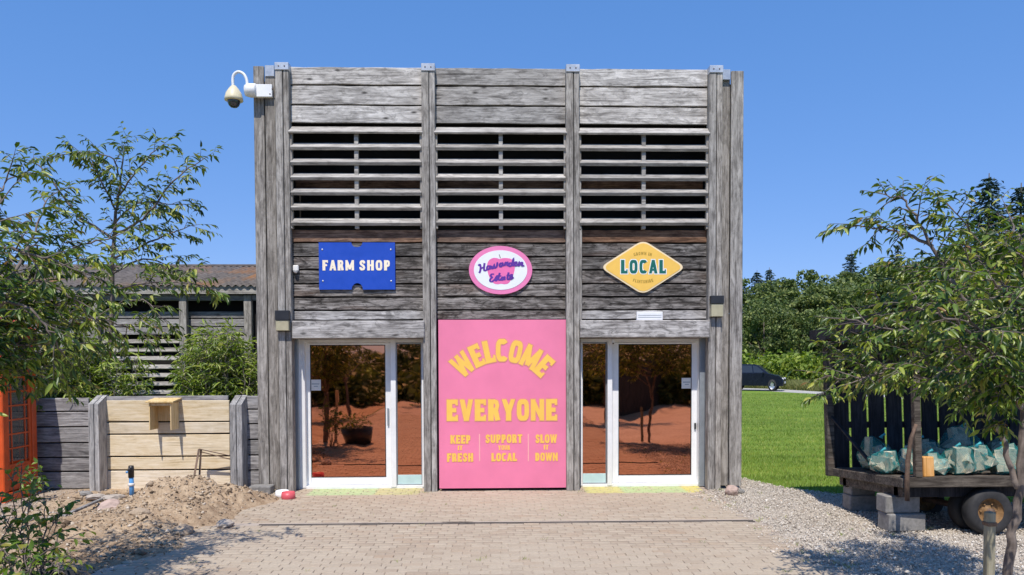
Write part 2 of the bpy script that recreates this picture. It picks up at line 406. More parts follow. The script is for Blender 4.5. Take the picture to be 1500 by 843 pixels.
M['rubble'] = stonemat('rubble_stone', [(0, (.20, .165, .14)), (.5, (.38, .33, .28)), (1, (.5, .46, .42))])

GEDGE = [(3.55, 2.2), (4.2, 1.25), (4.6, .15), (5.2, -.4), (6.3, -1.1), (9.5, -1.5)]      # where the lawn begins
gpoly = [(2.6, -26), (10.5, -26), (10.5, -1.6)] + GEDGE[::-1] + [(3.5, 9), (2.6, 9)]
sheet('gravel', gpoly, -.014, M['gravel'])

def scatter_stones(pts, rad, name, mat, flat=.65, parent=None, seed=1):
    rg = np.random.default_rng(seed); n = len(pts)
    base = np.array([(0, 0, 1), (1, 0, 0), (0, 1, 0), (-1, 0, 0), (0, -1, 0), (0, 0, -1)], float)
    fc = np.array([(0, 1, 2), (0, 2, 3), (0, 3, 4), (0, 4, 1), (5, 2, 1), (5, 3, 2), (5, 4, 3), (5, 1, 4)])
    V = np.repeat(base[None], n, 0)*rg.uniform(.6, 1.25, (n, 6, 1)) + rg.normal(0, .12, (n, 6, 3))
    a = rg.uniform(0, 2*PI, n); c, s = np.cos(a), np.sin(a)
    x, y = V[..., 0]*c[:, None]-V[..., 1]*s[:, None], V[..., 0]*s[:, None]+V[..., 1]*c[:, None]
    tl = rg.uniform(-.4, .4, (n, 1)); z = V[..., 2]*flat + x*tl
    V = np.stack([x, y, z], -1)*np.asarray(rad)[:, None, None] + np.asarray(pts)[:, None, :]
    Fs = (np.arange(n)[:, None, None]*6+fc[None]).reshape(-1, 3)
    o = link(name, np_mesh(name, V.reshape(-1, 3), Fs), mat, parent); o['kind'] = 'stuff'; return o
def inpoly(P, poly):
    x, y = P[:, 0], P[:, 1]; ins = np.zeros(len(P), bool); n = len(poly)
    for i in range(n):
        (x0, y0), (x1, y1) = poly[i], poly[(i+1) % n]
        if y0 == y1: continue
        ins ^= ((y0 > y) != (y1 > y)) & (x < (x1-x0)*(y-y0)/(y1-y0)+x0)
    return ins
P = np.stack([RNG.uniform(2.75, 8.2, 64000), RNG.uniform(-5.6, 2.2, 64000)], 1)
keep = inpoly(P, gpoly)
edge = 3.17+.16*np.sin(P[:, 1]*2.1)+.10*np.sin(P[:, 1]*5.3+1)-.10*np.exp(-((P[:, 1]+1.2)/.6)**2)
fade = RNG.uniform(0, 1, 64000) < np.clip((P[:, 0]-edge+.35)/.45, 0, 1)**2
P = P[keep & fade & ((P[:, 0] > 3.72) | (P[:, 1] < .05))]
rad = RNG.gamma(3, .0022, len(P))+.0035
so_ = scatter_stones(np.c_[P, rad*.25], rad, 'gravel_stones', M['pebble'])
tag(so_, 'loose pale gravel beside the brick paving', 'gravel', kind='stuff')

# lawn blades
ROAD = [(-60, 70), (6, 48), (18.6, 38.4), (20.0, 33.4), (30, 8), (33, 8), (21.9, 36.0), (20.6, 42.0), (14, 50), (-60, 75)]
def blades(X, Y, h, wd, name, mat, seed, lean=.35, base=-.035):
    rg = np.random.default_rng(seed); n = len(X); a = rg.uniform(0, 2*PI, n); l = rg.normal(0, lean, (n, 2))
    sx, sy = np.cos(a)*wd/2, np.sin(a)*wd/2; V = np.zeros((n, 5, 3)); z0 = -.035
    z0 = base
    V[:, 0] = np.c_[X-sx, Y-sy, np.full(n, z0)]; V[:, 1] = np.c_[X+sx, Y+sy, np.full(n, z0)]
    mx, my = X+l[:, 0]*h*.35, Y+l[:, 1]*h*.35
    V[:, 2] = np.c_[mx+sx*.7, my+sy*.7, z0+h*.55]; V[:, 3] = np.c_[mx-sx*.7, my-sy*.7, z0+h*.55]
    V[:, 4] = np.c_[X+l[:, 0]*h, Y+l[:, 1]*h, z0+h]
    fc = np.array([(0, 1, 2), (0, 2, 3), (3, 2, 4)]); Fs = (np.arange(n)[:, None, None]*5+fc[None]).reshape(-1, 3)
    return tag(link(name, np_mesh(name, V.reshape(-1, 3), Fs), mat), None, None, None, 'stuff')
n = 150000; d = np.exp(RNG.uniform(math.log(10.2), math.log(46), n)); X = RNG.uniform(.20, .95, n)*d; Y = d+CAM.y
jx, jy = RNG.normal(0, .13, n), RNG.normal(0, .13, n)
onl = ~inpoly(np.c_[X+jx, Y+jy], gpoly) & ~inpoly(np.c_[X, Y], ROAD) & ((X > 4.05) | (Y > 7)) & (X > 4.0)
X, Y, d = X[onl], Y[onl], d[onl]
g_ = blades(X, Y, RNG.uniform(.03, .06, len(X))*(1+d*.006), .003+d*.00045, 'lawn_grass', M['grass'], 3)
tag(g_, 'short mown green lawn grass between the building and the road', 'grass', kind='stuff')

# brick paving
def brickmat():
    mt, t, b = newmat('paving_brick'); g = N(t, 'ShaderNodeNewGeometry'); oi = N(t, 'ShaderNodeObjectInfo')
    f = math_(t, 'FRACT', math_(t, 'ADD', g.outputs['Random Per Island'], oi.outputs['Random']))
    r = ramp(t, f, [(0, (.345, .275, .21)), (.4, (.388, .322, .248)), (.8, (.425, .358, .278)), (1, (.36, .272, .198))])
    v = coords(t, (1, 1, 1), False, True); n1 = noise(t, v, .55, 5, .6, .5); n2 = noise(t, v, 34, 4, .7); n3 = noise(t, v, 3.1, 5, .65)
    dr = ramp(t, n1, [(.36, (0, 0, 0)), (.64, (1, 1, 1))])
    c = mixc(t, math_(t, 'MULTIPLY', dr.outputs[0], .75), r.outputs[0], (.425, .362, .283))
    st = ramp(t, n3, [(.60, (0, 0, 0)), (.74, (1, 1, 1))]); c = mixc(t, math_(t, 'MULTIPLY', st.outputs[0], .5), c, (.25, .195, .155))
    # worn green and yellow paint on the bricks in front of the two doors
    sp = N(t, 'ShaderNodeSeparateXYZ'); t.links.new(v, sp.inputs[0])
    def band(s, lo, hi, soft):
        a = N(t, 'ShaderNodeMapRange', interpolation_type='SMOOTHSTEP'); a.inputs[1].default_value = lo-soft; a.inputs[2].default_value = lo+soft; t.links.new(s, a.inputs[0])
        c_ = N(t, 'ShaderNodeMapRange', interpolation_type='SMOOTHSTEP'); c_.inputs[1].default_value = hi-soft; c_.inputs[2].default_value = hi+soft; c_.inputs[3].default_value = 1; c_.inputs[4].default_value = 0; t.links.new(s, c_.inputs[0])
        return math_(t, 'MULTIPLY', a.outputs[0], c_.outputs[0])
    wear = ramp(t, noise(t, v, 9, 4, .7), [(.32, (.15, .15, .15)), (.5, (1, 1, 1))]).outputs[0]
    yb = band(sp.outputs[1], -.24, .6, .03)
    for lo, hi, colr in ((-3.02, -1.98, (.40, .51, .27)), (1.88, 2.92, (.40, .52, .26)), (1.32, 1.9, (.52, .50, .20)), (2.9, 3.2, (.55, .52, .16)), (-1.98, -1.3, (.47, .45, .23))):
        mk = math_(t, 'MULTIPLY', math_(t, 'MULTIPLY', band(sp.outputs[0], lo, hi, .04), yb), math_(t, 'MULTIPLY', wear, .95))
        c = mixc(t, mk, c, colr)
    hs = N(t, 'ShaderNodeHueSaturation'); t.links.new(c, hs.inputs['Color']); t.links.new(math_(t, 'ADD', math_(t, 'MULTIPLY', n2, .5), .75), hs.inputs['Value'])
    t.links.new(hs.outputs[0], b.inputs['Base Color']); b.inputs['Roughness'].default_value = .92; b.inputs['Specular IOR Level'].default_value = .15
    bump(t, b, n2, .35, .006); return mt
M['brick'] = brickmat()
def dustmat():
    mt, t, b = newmat('joint_sand'); v = coords(t, (1, 1, 1), False, True); n1 = noise(t, v, 1.0, 6, .75); n2 = noise(t, v, 60, 3)
    r = ramp(t, n1, [(.34, (.10, .078, .062)), (.47, (.40, .34, .285))]); t.links.new(r.outputs[0], b.inputs['Base Color']); b.inputs['Roughness'].default_value = 1; bump(t, b, n2, .5, .005); return mt
M['joint'] = dustmat()
PX0, PX1 = -3.75, 3.2
pav = sheet('paving', [(PX0-1.2, -26), (PX1+.1, -26), (PX1+.1, .75), (PX0-1.2, .75)], -.0065, M['joint'])
DY0, DY1 = -2.33, -2.245           # slot drain
def brick_rows():
    out = []; y = .70; row = 0
    while y > -17:
        if y > DY1 > y-.1 and y-.1 < DY1: y = DY0-.003; row += 1
        x = PX0-.2+(.1 if row % 2 else 0)+random.gauss(0, .014); end = PX1+.03
        if y-.1 < -6: x -= .9
        while x < end:
            out.append((x+.1+random.gauss(0, .0008), y-.05)); x += .2046
        y -= .1055; row += 1
        if DY1-.002 > y > DY0 or (y > DY0 and y-.1 < DY1): y = DY0-.003
    return np.array(out)
BR = brick_rows()
edge = PX1-.02+.05*np.sin(BR[:, 1]*3.7)+.03*np.sin(BR[:, 1]*9)
BR = BR[BR[:, 0] < edge]
BZ = RNG.normal(0, .0016, len(BR)); BA = RNG.normal(0, .012, len(BR)); BT = RNG.normal(0, .008, (len(BR), 2))
dist = np.hypot(BR[:, 0]-CAM.x, BR[:, 1]-CAM.y)
def px_of(p):
    d_ = Vector(p)-CAM; z = d_.dot(fw); return (CX+F_PX*d_.dot(RT)/z, CY-F_PX*d_.dot(UP)/z) if z > .1 else (-9999, -9999)
inframe = np.array([0 < px_of((x, y, 0))[0] < 1500 and px_of((x, y, 0))[1] < 843 for x, y in BR])
order = np.argsort(np.where(inframe, dist, 1e6))
near = order[:300]; rest = order[300:]
bv, bf = cbox_data(.199, .099, .05, .004)
brick_me = bpy.data.meshes.new('brick'); brick_me.from_pydata(bv, [], bf); brick_me.update(); brick_me.materials.append(M['brick'])
for i in near:
    o = link('brick', brick_me, None, pav, (BR[i, 0], BR[i, 1], -.022+BZ[i]), (BT[i, 0], BT[i, 1], BA[i]))
bvn = np.array(bv)
tv = [k for k in range(len(bv))]
quads = np.array([f for f in bf if len(f) == 4 and sum(bvn[i][2] > 0 for i in f) >= 2])
def brick_mass(idx):
    c, s = np.cos(BA[idx]), np.sin(BA[idx]); n = len(idx)
    V = np.empty((n, 24, 3)); V[..., 0] = bvn[:, 0]*c[:, None]-bvn[:, 1]*s[:, None]+BR[idx, 0][:, None]
    V[..., 1] = bvn[:, 0]*s[:, None]+bvn[:, 1]*c[:, None]+BR[idx, 1][:, None]
    V[..., 2] = bvn[:, 2]-.022+BZ[idx][:, None]+bvn[:, 1]*BT[idx, 0][:, None]-bvn[:, 0]*BT[idx, 1][:, None]
    Fs = (np.arange(n)[:, None, None]*24+quads[None]).reshape(-1, 4)
    return np_mesh('brickwork', V.reshape(-1, 3), Fs)
o = link('brickwork', brick_mass(rest), M['brick'], pav); o['kind'] = 'stuff'
# slot drain
dr = empty('slot_drain', 'narrow dark slot drain running across the brick paving', 'drain', (.25, (DY0+DY1)/2, 0))
mb = MB()
mb.box((-3.35, -.040, -.02), (2.95, -.030, .0035), .002); mb.box((-3.35, .030, -.02), (2.95, .040, .0035), .002); mb.build('channel_edge', M['seal'], dr)
MB().box((-3.35, -.030, -.022), (2.95, .030, -.018), .001).build('slot', M['dark'], dr)

# soil heap -----------------------------------------------------------------
def vn(x, y, seed=0):       # cheap value noise
    def h(i, j): return np.modf(np.abs(np.sin(i*127.1+j*311.7+seed*74.7)*43758.5453))[0]
    xi, yi = np.floor(x), np.floor(y); xf, yf = x-xi, y-yi; u, v = xf*xf*(3-2*xf), yf*yf*(3-2*yf)
    return (h(xi, yi)*(1-u)+h(xi+1, yi)*u)*(1-v)+(h(xi, yi+1)*(1-u)+h(xi+1, yi+1)*u)*v
def fbm(x, y, s=0): return sum(vn(x*2**k, y*2**k, s+k)/2**k for k in range(5))/1.94
PKX, PKY = aty(240, 700, -1.0).x, -1.0
def soil_h(x, y):
    z = .385*np.exp(-(np.hypot((x-PKX)/np.where(x < PKX, .36, .55), (y-PKY)/.5))**1.35)
    z += .15*np.exp(-(((x-PKX-.75)/.75)**2+((y-PKY-.05)/.5)**2))
    z += .13*np.exp(-(((x+4.75)/.8)**2+((y+2.6)/.6)**2)) + .12*np.exp(-(((x+5.7)/.7)**2+((y+3.2)/.8)**2))
    z += .09*np.exp(-(((x+4.1)/.35)**2+((y+1.9)/.35)**2))
    k = np.clip(z*5+.25, .2, 1)
    rg_ = 1-2*np.abs(fbm(x*4.3+3, y*4.3, 7)-.5)
    z += (fbm(x*2.3, y*2.3)-.5)*.20*k + (fbm(x*8, y*8, 5)-.5)*.125*k + (fbm(x*19, y*19, 9)-.5)*.045*k + (rg_-.7)*.05*k
    ex = -3.42-.10*np.sin(y*1.9)-.13*np.sin(y*4.3+.6)+.10*np.exp(-((y+.9)/.5)**2) - .35*np.clip((-y-3.2), 0, 3)
    fall = np.clip((ex-x)/.55, 0, 1); fall = fall*fall*(3-2*fall)
    z = (z+.035)*fall - .03*(1-fall)
    return z
gx, gy = np.meshgrid(np.linspace(-10.5, -3.05, 420), np.linspace(-8.5, .32, 460), indexing='ij')
gz = soil_h(gx, gy); nx, ny = gx.shape
ii = np.arange(nx*ny).reshape(nx, ny); Fs = np.stack([ii[:-1, :-1], ii[1:, :-1], ii[1:, 1:], ii[:-1, 1:]], -1).reshape(-1, 4)
def soilmat():
    mt, t, b = newmat('dry_soil'); v = coords(t, (1, 1, 1), False, True)
    n1 = noise(t, v, .9, 5, .65, .6); n2 = noise(t, v, 9, 6, .7); n3 = noise(t, v, 45, 3, .7)
    f = math_(t, 'ADD', math_(t, 'MULTIPLY', n1, .35), math_(t, 'ADD', math_(t, 'MULTIPLY', n2, .4), math_(t, 'MULTIPLY', n3, .25)))
    r = ramp(t, f, [(.33, (.10, .064, .038)), (.45, (.29, .205, .132)), (.58, (.45, .345, .235)), (.8, (.55, .465, .35))])
    # paler, stonier rubble away from the heap
    sp = N(t, 'ShaderNodeSeparateXYZ'); t.links.new(v, sp.inputs[0]); mr = N(t, 'ShaderNodeMapRange'); mr.inputs[1].default_value = -5.6; mr.inputs[2].default_value = -6.6; t.links.new(math_(t, 'ADD', sp.outputs[0], math_(t, 'MULTIPLY', n1, 1.2)), mr.inputs[0])
    c = mixc(t, math_(t, 'MULTIPLY', mr.outputs[0], .7), r.outputs[0], ramp(t, n2, [(.35, (.22, .18, .15)), (.65, (.46, .41, .36))]).outputs[0])
    t.links.new(c, b.inputs['Base Color']); b.inputs['Roughness'].default_value = 1; b.inputs['Specular IOR Level'].default_value = .1; bump(t, b, n2, .7, .03); return mt
M['soil'] = soilmat()
o = link('soil', np_mesh('soil', np.stack([gx, gy, gz], -1).reshape(-1, 3), Fs, True), M['soil']); o['kind'] = 'structure'
NS = 26000; P = np.stack([RNG.uniform(-8.5, -3.15, NS), RNG.uniform(-6.2, .1, NS)], 1); pz = soil_h(P[:, 0], P[:, 1])
wgt = np.clip(.25+pz*3+.5*(fbm(P[:, 0]*1.5, P[:, 1]*1.5, 3)-.4), .05, 1); k = (RNG.uniform(0, 1, NS) < wgt) & (pz > -.012)
P, pz = P[k], pz[k]; rad = RNG.gamma(1.3, .0065, len(P))+.004
lo = P[:, 0] > -6.0+.6*np.sin(P[:, 1]*2)
tag(scatter_stones(np.c_[P[lo], pz[lo]+rad[lo]*.2], rad[lo], 'soil_clods', M['clod'], .7, seed=4), 'loose brown clods over the dug soil heap', 'soil', kind='stuff')
tag(scatter_stones(np.c_[P[~lo], pz[~lo]+rad[~lo]*.2], rad[~lo], 'rubble_stones', M['rubble'], .7, seed=5), 'small pale rubble on the soil near the red kiosk', 'rubble', kind='stuff')
def rock(name, label, px, py, size, mat, seed, cat='stone', z=None, group=None):
    rg = random.Random(seed); p = gnd(px, py); zz = float(soil_h(np.array(p.x), np.array(p.y))) if z is None else z
    import bmesh
    bm = bmesh.new(); bmesh.ops.create_icosphere(bm, subdivisions=3, radius=1)
    for v in bm.verts:
        q = v.co*1.7; f = .8+.45*float(fbm(np.array(q.x+seed*3.1+q.z), np.array(q.y+q.z*.7+seed)))
        f = round(f*9)/9*.6+f*.4; v.co = Vector((v.co.x*size[0], v.co.y*size[1], v.co.z*size[2]))*f
    me = bpy.data.meshes.new(name); bm.to_mesh(me); bm.free()
    o = link(name, me, mat, None, (p.x, p.y, max(zz, 0)+size[2]*.55), (rg.uniform(-.2, .2), rg.uniform(-.2, .2), rg.uniform(0, 3)))
    return tag(o, label, cat, group)

# ------------------------------------------------------------------ timber building
B = empty('timber_building', 'tall weathered grey timber shop front with louvres, four double posts and two glass doors', 'building')
PC = [-3.375, -1.125, 1.125, 3.375]          # post centres
HP = 6.66
YF = .12                                     # face of the planks
def board_mesh(L, th, Hh, e, n=9, jit=.0028):
    """a sawn board along x with slightly wandering edges"""
    a, b = th/2, Hh/2; prof = [(-a+e, -b), (a-e, -b), (a, -b+e), (a, b-e), (a-e, b), (-a+e, b), (-a, b-e), (-a, -b+e)]
    V = []; Fs = []; up, dn, bow = RNG.normal(0, jit, n+1), RNG.normal(0, jit, n+1), np.cumsum(RNG.normal(0, jit*.5, n+1))
    for i in range(n+1):
        x = -L/2+L*i/n
        for y, z in prof: V.append((x, y+bow[i]-bow.mean(), z+(up[i] if z > 0 else dn[i])))
    for i in range(n):
        for j in range(8): Fs.append([i*8+j, (i+1)*8+j, (i+1)*8+(j+1) % 8, i*8+(j+1) % 8][::-1])
    Fs += [list(range(8)), [n*8+j for j in range(8)][::-1]]
    me = bpy.data.meshes.new('plank'); me.from_pydata(V, [], Fs); me.update(); return me
def plank(name, x0, x1, z0, z1, y, th=.035, mat='wx', jit=.004, e=.005, parent=B):
    me = board_mesh(x1-x0, th, z1-z0, e)
    return link(name, me, M[mat], parent, ((x0+x1)/2, y+th/2+RNG.normal(0, jit*.6), (z0+z1)/2), (RNG.normal(0, .006), RNG.normal(0, .0007), 0))
for i, c in enumerate(PC):
    zb = .0
    MB().cb((0, 0, 0), (.110, .17, HP-.03), .006).build('post_timber', M['wz'], B, (c-.047, .085, (HP-.03)/2))
    MB().cb((0, 0, 0), (.084, .17, HP-.03), .006).build('post_timber', M['wz'], B, (c+.062, .088, (HP-.03)/2))
    MB().cb((0, 0, 0), (.012, .12, HP-.1), .002).build('gap_shade_strip', M['dark'], B, (c+.014, .09, (HP-.1)/2))  # dark strip stands in for the shade between the two timbers
    cp = MB().cb((0, 0, 0), (.216, .20, .115), .006).build('post_cap', M['steel'], B, (c+.003, .085, HP-.05))
    for s in (-.045, .045):
        MB().lathe([(0, .006), (.009, .006), (.011, 0), (.011, -.004)], 8, Matrix.Rotation(PI/2, 4, 'X')).build('bolt', M['rust'], cp, (s, -.101, 0))
# extra strip on the right of the third post, below the louvres
MB().cb((0, 0, 0), (.045, .10, zat(332, .03, 852)-zat(469, .03, 852)), .004).build('post_strip', M['wz'], B, (PC[2]+.127, .10, (zat(332, .03, 852)+zat(469, .03, 852))/2))
# corner boards
for (xa, xb, y0, mk, ztop) in ((xat(373.5, .17, 300), xat(389, .17, 300), .17, 'wz', 97), (xat(389.5, .07, 300), xat(404, .07, 300), .10, 'wz_dark', 112),
                               (xat(1054, .13, 300), xat(1069, .13, 300), .15, 'wz_dark', 113), (xat(1069.5, .13, 300), xat(1087.5, .13, 300), .10, 'wz', 104)):
    zt = zat(ztop, y0, 380 if xa < 0 else 1070); zb = .04
    MB().cb((0, 0, 0), (abs(xb-xa), .045, zt-zb), .006).build('corner_board', M[mk], B, ((xa+xb)/2, y0+.022, (zt+zb)/2))
for px0, px1, py0, py1, y0 in ((388, 401.5, 96, 112, .085), (1058.5, 1070, 102, 117, .10)):
    xa, xb = xat(px0, y0, 100), xat(px1, y0, 100); za, zb = zat(py1, y0, px0), zat(py0, y0, px0)
    MB().cb((0, 0, 0), (xb-xa, .05, zb-za), .004).build('corner_bracket', M['steel'], B, ((xa+xb)/2, y0+.02, (za+zb)/2))
# planks of each bay
UPL = [99, 125.2, 154.4, 181.5]
LOW = [336, 356.2, 376.3, 395.8, 416.2, 435.6, 454.8, 469.5]
for b_ in range(3):
    x0, x1 = PC[b_]+.107, PC[b_+1]-.107
    for k in range(3):
        z1, z0 = zat(UPL[k], YF)-(.012 if k else 0), zat(UPL[k+1], YF)+.015
        plank('plank', x0, x1, z0, z1, YF, mat='wx')
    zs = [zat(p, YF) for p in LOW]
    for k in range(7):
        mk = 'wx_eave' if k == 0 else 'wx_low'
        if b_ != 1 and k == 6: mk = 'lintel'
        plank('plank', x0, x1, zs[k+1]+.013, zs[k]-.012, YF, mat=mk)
    # sheltering sill over the louvres and six sloped slats
    yl = .03
    zt, zb = zat(184, -.01), zat(196.5, -.01)
    rot = Matrix.Rotation(math.radians(-24), 4, 'X')
    o = MB().cb((0, 0, 0), (x1-x0+.035, .17, .036), .005).build('sill_board', M['slat'], B, ((x0+x1)/2, .055, (zt+zb)/2+.012), (math.radians(42), 0, 0))
    for k, py in enumerate((211, 233.3, 255.2, 277, 298.9, 321)):
        zc = (zat(py, .04)+zat(py+7, .04))/2
        MB().cb((0, 0, 0), (x1-x0-.01, .142, .056), .005).build('louvre_slat', M['slat'], B, ((x0+x1)/2, .070+RNG.normal(0, .002), zc+RNG.normal(0, .002)), (math.radians(38+RNG.normal(0, 1.2)), RNG.normal(0, .0008), 0))
    za, zb = zat(335, .04), zat(190, .04)
    for xx in (x0+.012, x1-.012): MB().cb((0, 0, 0), (.034, .075, zb-za), .003).build('louvre_stile', M['wz'], B, (xx, .075, (za+zb)/2))
    MB().cb((0, 0, 0), (.062, .07, zb-za), .003).build('louvre_divider', M['slat'], B, ((x0+x1)/2, .085, (za+zb)/2))
    za, zb = zat(276, .40), zat(262, .40)
    MB().cb((0, 0, 0), (x1-x0, .05, .16), .003).build('inner_rail', M['wx_eave'], B, ((x0+x1)/2, .36, (za+zb)/2-.02))
    # near-black sheets added behind the cladding, shade of the plank gaps as colour
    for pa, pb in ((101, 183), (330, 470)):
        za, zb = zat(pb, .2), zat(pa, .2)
        MB().cb((0, 0, 0), (x1-x0+.1, .02, zb-za), .001).build('gap_shade_sheet', M['dark'], B, ((x0+x1)/2, .175, (za+zb)/2))
# lintels
for pa, pb in ((427.5, 621.5), (850, 1040)):
    xa, xb = xat(pa, -.05, 480), xat(pb, -.05, 480); za, zb = zat(496, -.05), zat(470, -.05)
    MB().cb((0, 0, 0), (xb-xa, .17, zb-za), .012).build('lintel', M['lintel'], B, ((xa+xb)/2, .035, (za+zb)/2))
ZL = zat(496, -.05)
# shell: side, rear and roof
WX = 3.80; YB = 7.5
for s in (-1, 1):
    for k in range(28):
        z0 = .06+k*.232
        if s > 0 or True:
            V, Fs = cbox_data(.03, YB-.30, .222, .004); me = bpy.data.meshes.new('side_plank'); me.from_pydata(V, [], Fs); me.update()
            link('side_plank', me, M['wy'], B, (s*WX, .28+(YB-.30)/2, z0+.111))
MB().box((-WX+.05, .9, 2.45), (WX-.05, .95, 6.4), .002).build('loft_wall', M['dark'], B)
MB().box((-WX+.02, YB-.05, .02), (WX-.02, YB, 6.5), .004).build('rear_wall', M['wx'], B)
MB().box((-WX+.02, .22, 6.40), (WX-.02, YB-.06, 6.46), .004).build('roof', M['roofsheet'], B)
MB().box((-WX+.05, .47, 2.55), (WX-.05, 4.0, 2.60), .002).build('shop_ceiling', M['inside'], B)
MB().box((-WX+.05, 3.95, .02), (WX-.05, 4.0, 2.54), .002).build('shop_wall', M['inside'], B)
MB().box((-WX+.06, .5, -.02), (WX-.06, 3.94, .012), .002).build('shop_floor', M['inside'], B)
MB().box((-1.2, .19, .02), (1.2, .46, 2.5), .002).build('solid_panel', M['dark'], B)
em, t_, b_ = newmat('lit_downlight'); b_.inputs['Emission Color'].default_value = (1, .95, .8, 1); b_.inputs['Emission Strength'].default_value = 60
for px in (527, 547):
    p = aty(px, 516, 2.2); MB().lathe([(0, 0), (.05, 0), (.05, .03), (0, .03)], 12).build('downlight', em, B, (p.x, p.y, 2.515))

# ------------------------------------------------------------------ doors
def glassmat():
    mt, t, b = newmat('bronze_reflecting_glass')
    gl = N(t, 'ShaderNodeBsdfGlossy', Roughness=.02); gl.inputs['Color'].default_value = (.74, .30, .18, 1)
    tr = N(t, 'ShaderNodeBsdfTransparent'); tr.inputs['Color'].default_value = (.55, .3, .2, 1)
    mx = N(t, 'ShaderNodeMixShader'); mx.inputs[0].default_value = .84
    n1 = noise(t, coords(t, (1, 1, 1), False), 1.3, 2); bm_ = N(t, 'ShaderNodeBump', Strength=.12, Distance=.02); t.links.new(n1, bm_.inputs['Height']); t.links.new(bm_.outputs[0], gl.inputs['Normal'])
    t.links.new(tr.outputs[0], mx.inputs[1]); t.links.new(gl.outputs[0], mx.inputs[2]); t.links.new(mx.outputs[0], t.nodes['Material Output'].inputs[0])
    return mt
M['glass'] = glassmat()
YJ, YR, YL = .27, .335, .44
ZT = zat(497, YR); ZG = zat(505.5, YL); ZB = .022
def doorway(jamb, fr_out, leaf_a, glass_a, glass_b, leaf_b, mull, sl_a, sl_b, end, mirror):
    # all values: picture columns measured at mid height, turned into metres on the plane where the piece stands
    xj0, xj1 = sorted((xat(jamb, YJ), xat(fr_out, YJ)))
    MB().box((xj0, YJ, .01), (xj1, .50, ZL+.05), .004).build('door_jamb', M['alu'], B)
    xf0, xf1 = sorted((xat(fr_out, YR), xat(leaf_a, YR)))
    x_end0, x_end1 = sorted((xat(sl_b, YR), xat(end, YR)))
    xm0, xm1 = sorted((xat(leaf_b, YR), xat(mull, YR)))
    fr = MB()
    fr.box((xf0, YR, ZB), (xf1, .50, ZT), .004); fr.box((xm0, YR, ZB), (xm1, .50, ZT), .004); fr.box((x_end0, YR-.004, ZB), (x_end1, .50, ZT), .004)
    X0, X1 = min(xf0, x_end0), max(xf1, x_end1)
    fr.box((X0+.002, YR+.006, ZT-.055), (X1-.002, .498, ZT-.002), .004); fr.box((X0+.003, YR+.012, .0), (X1-.003, .49, ZB+.025), .003)
    f_ = fr.build('door_frame', M['white'], B)
    # sliding leaf
    la, lb = sorted((xat(leaf_a, YL), xat(leaf_b, YL))); ga, gb = sorted((xat(glass_a, YL), xat(glass_b, YL)))
    zk = zat(699.5, YL)
    d = MB(); d.box((la-.004, YL, ZB+.03), (ga, .488, ZG+.03), .004); d.box((gb, YL, ZB+.03), (lb+.004, .488, ZG+.03), .004)
    d.box((ga+.001, YL+.003, ZG), (gb-.001, .486, ZG+.028), .003); d.box((ga+.001, YL+.003, ZB+.03), (gb-.001, .486, zk), .003)
    D = d.build('door', M['white'], B)
    g = MB(); e = .012
    g.box((ga, YL+.001, zk), (ga+e, YL+.02, ZG), .001); g.box((gb-e, YL+.001, zk), (gb, YL+.02, ZG), .001)
    g.box((ga+e, YL+.001, zk), (gb-e, YL+.02, zk+e), .001); g.box((ga+e, YL+.001, ZG-e), (gb-e, YL+.02, ZG), .001)
    g.build('rubber_seal', M['seal'], D)
    MB().box((ga+e, YL+.010, zk+e), (gb-e, YL+.018, ZG-e), .001).build('glass_pane', M['glass'], D)
    hx = (lb if not mirror else ga)-.03
    if mirror: hx = (gb+lb)/2
    else: hx = (gb+lb)/2
    MB().box((hx-.014, YL-.03, 1.02 if not mirror else .93), (hx+.014, YL-.001, 1.30 if not mirror else 1.03), .005).build('handle', M['alu'] if not mirror else M['blackp'], D)
    # side window
    sa, sb = sorted((xat(mull, YR+.04), xat(sl_b, YR+.04))); ga2, gb2 = sorted((xat(sl_a, YR+.04), xat(sl_b, YR+.04)))
    zk2 = zat(696.5, YR+.04); zp = zat(710, YR+.04)
    wv = MB(); ys = YR+.04
    wv.box((ga2-.02, ys, ZB+.03), (ga2, ys+.06, ZT-.06), .003); wv.box((gb2-.012, ys, ZB+.03), (gb2, ys+.06, ZT-.06), .003)
    wv.box((ga2+.001, ys+.002, ZG+.01), (gb2-.013, ys+.058, ZT-.061), .003); wv.box((ga2+.001, ys+.002, ZB+.031), (gb2-.013, ys+.058, zp), .003)
    W_ = wv.build('side_window', M['alu'], B)
    MB().box((ga2+.001, ys+.012, zk2), (gb2-.013, ys+.02, ZG+.01), .001).build('glass_pane', M['glass'], W_)
    MB().box((ga2+.001, ys+.004, zp), (gb2-.013, ys+.03, zk2), .002).build('kick_panel', M['cyan'], W_)
    return D, ga+e, gb-e
D1, g1a, g1b = doorway(430, 437, 447, 455, 565, 572.5, 580, 582, 618, 622, False)
D2, g2a, g2b = doorway(1037.5, 1025, 1023, 1013, 906, 897, 890, 888.5, 853.5, 850, True)
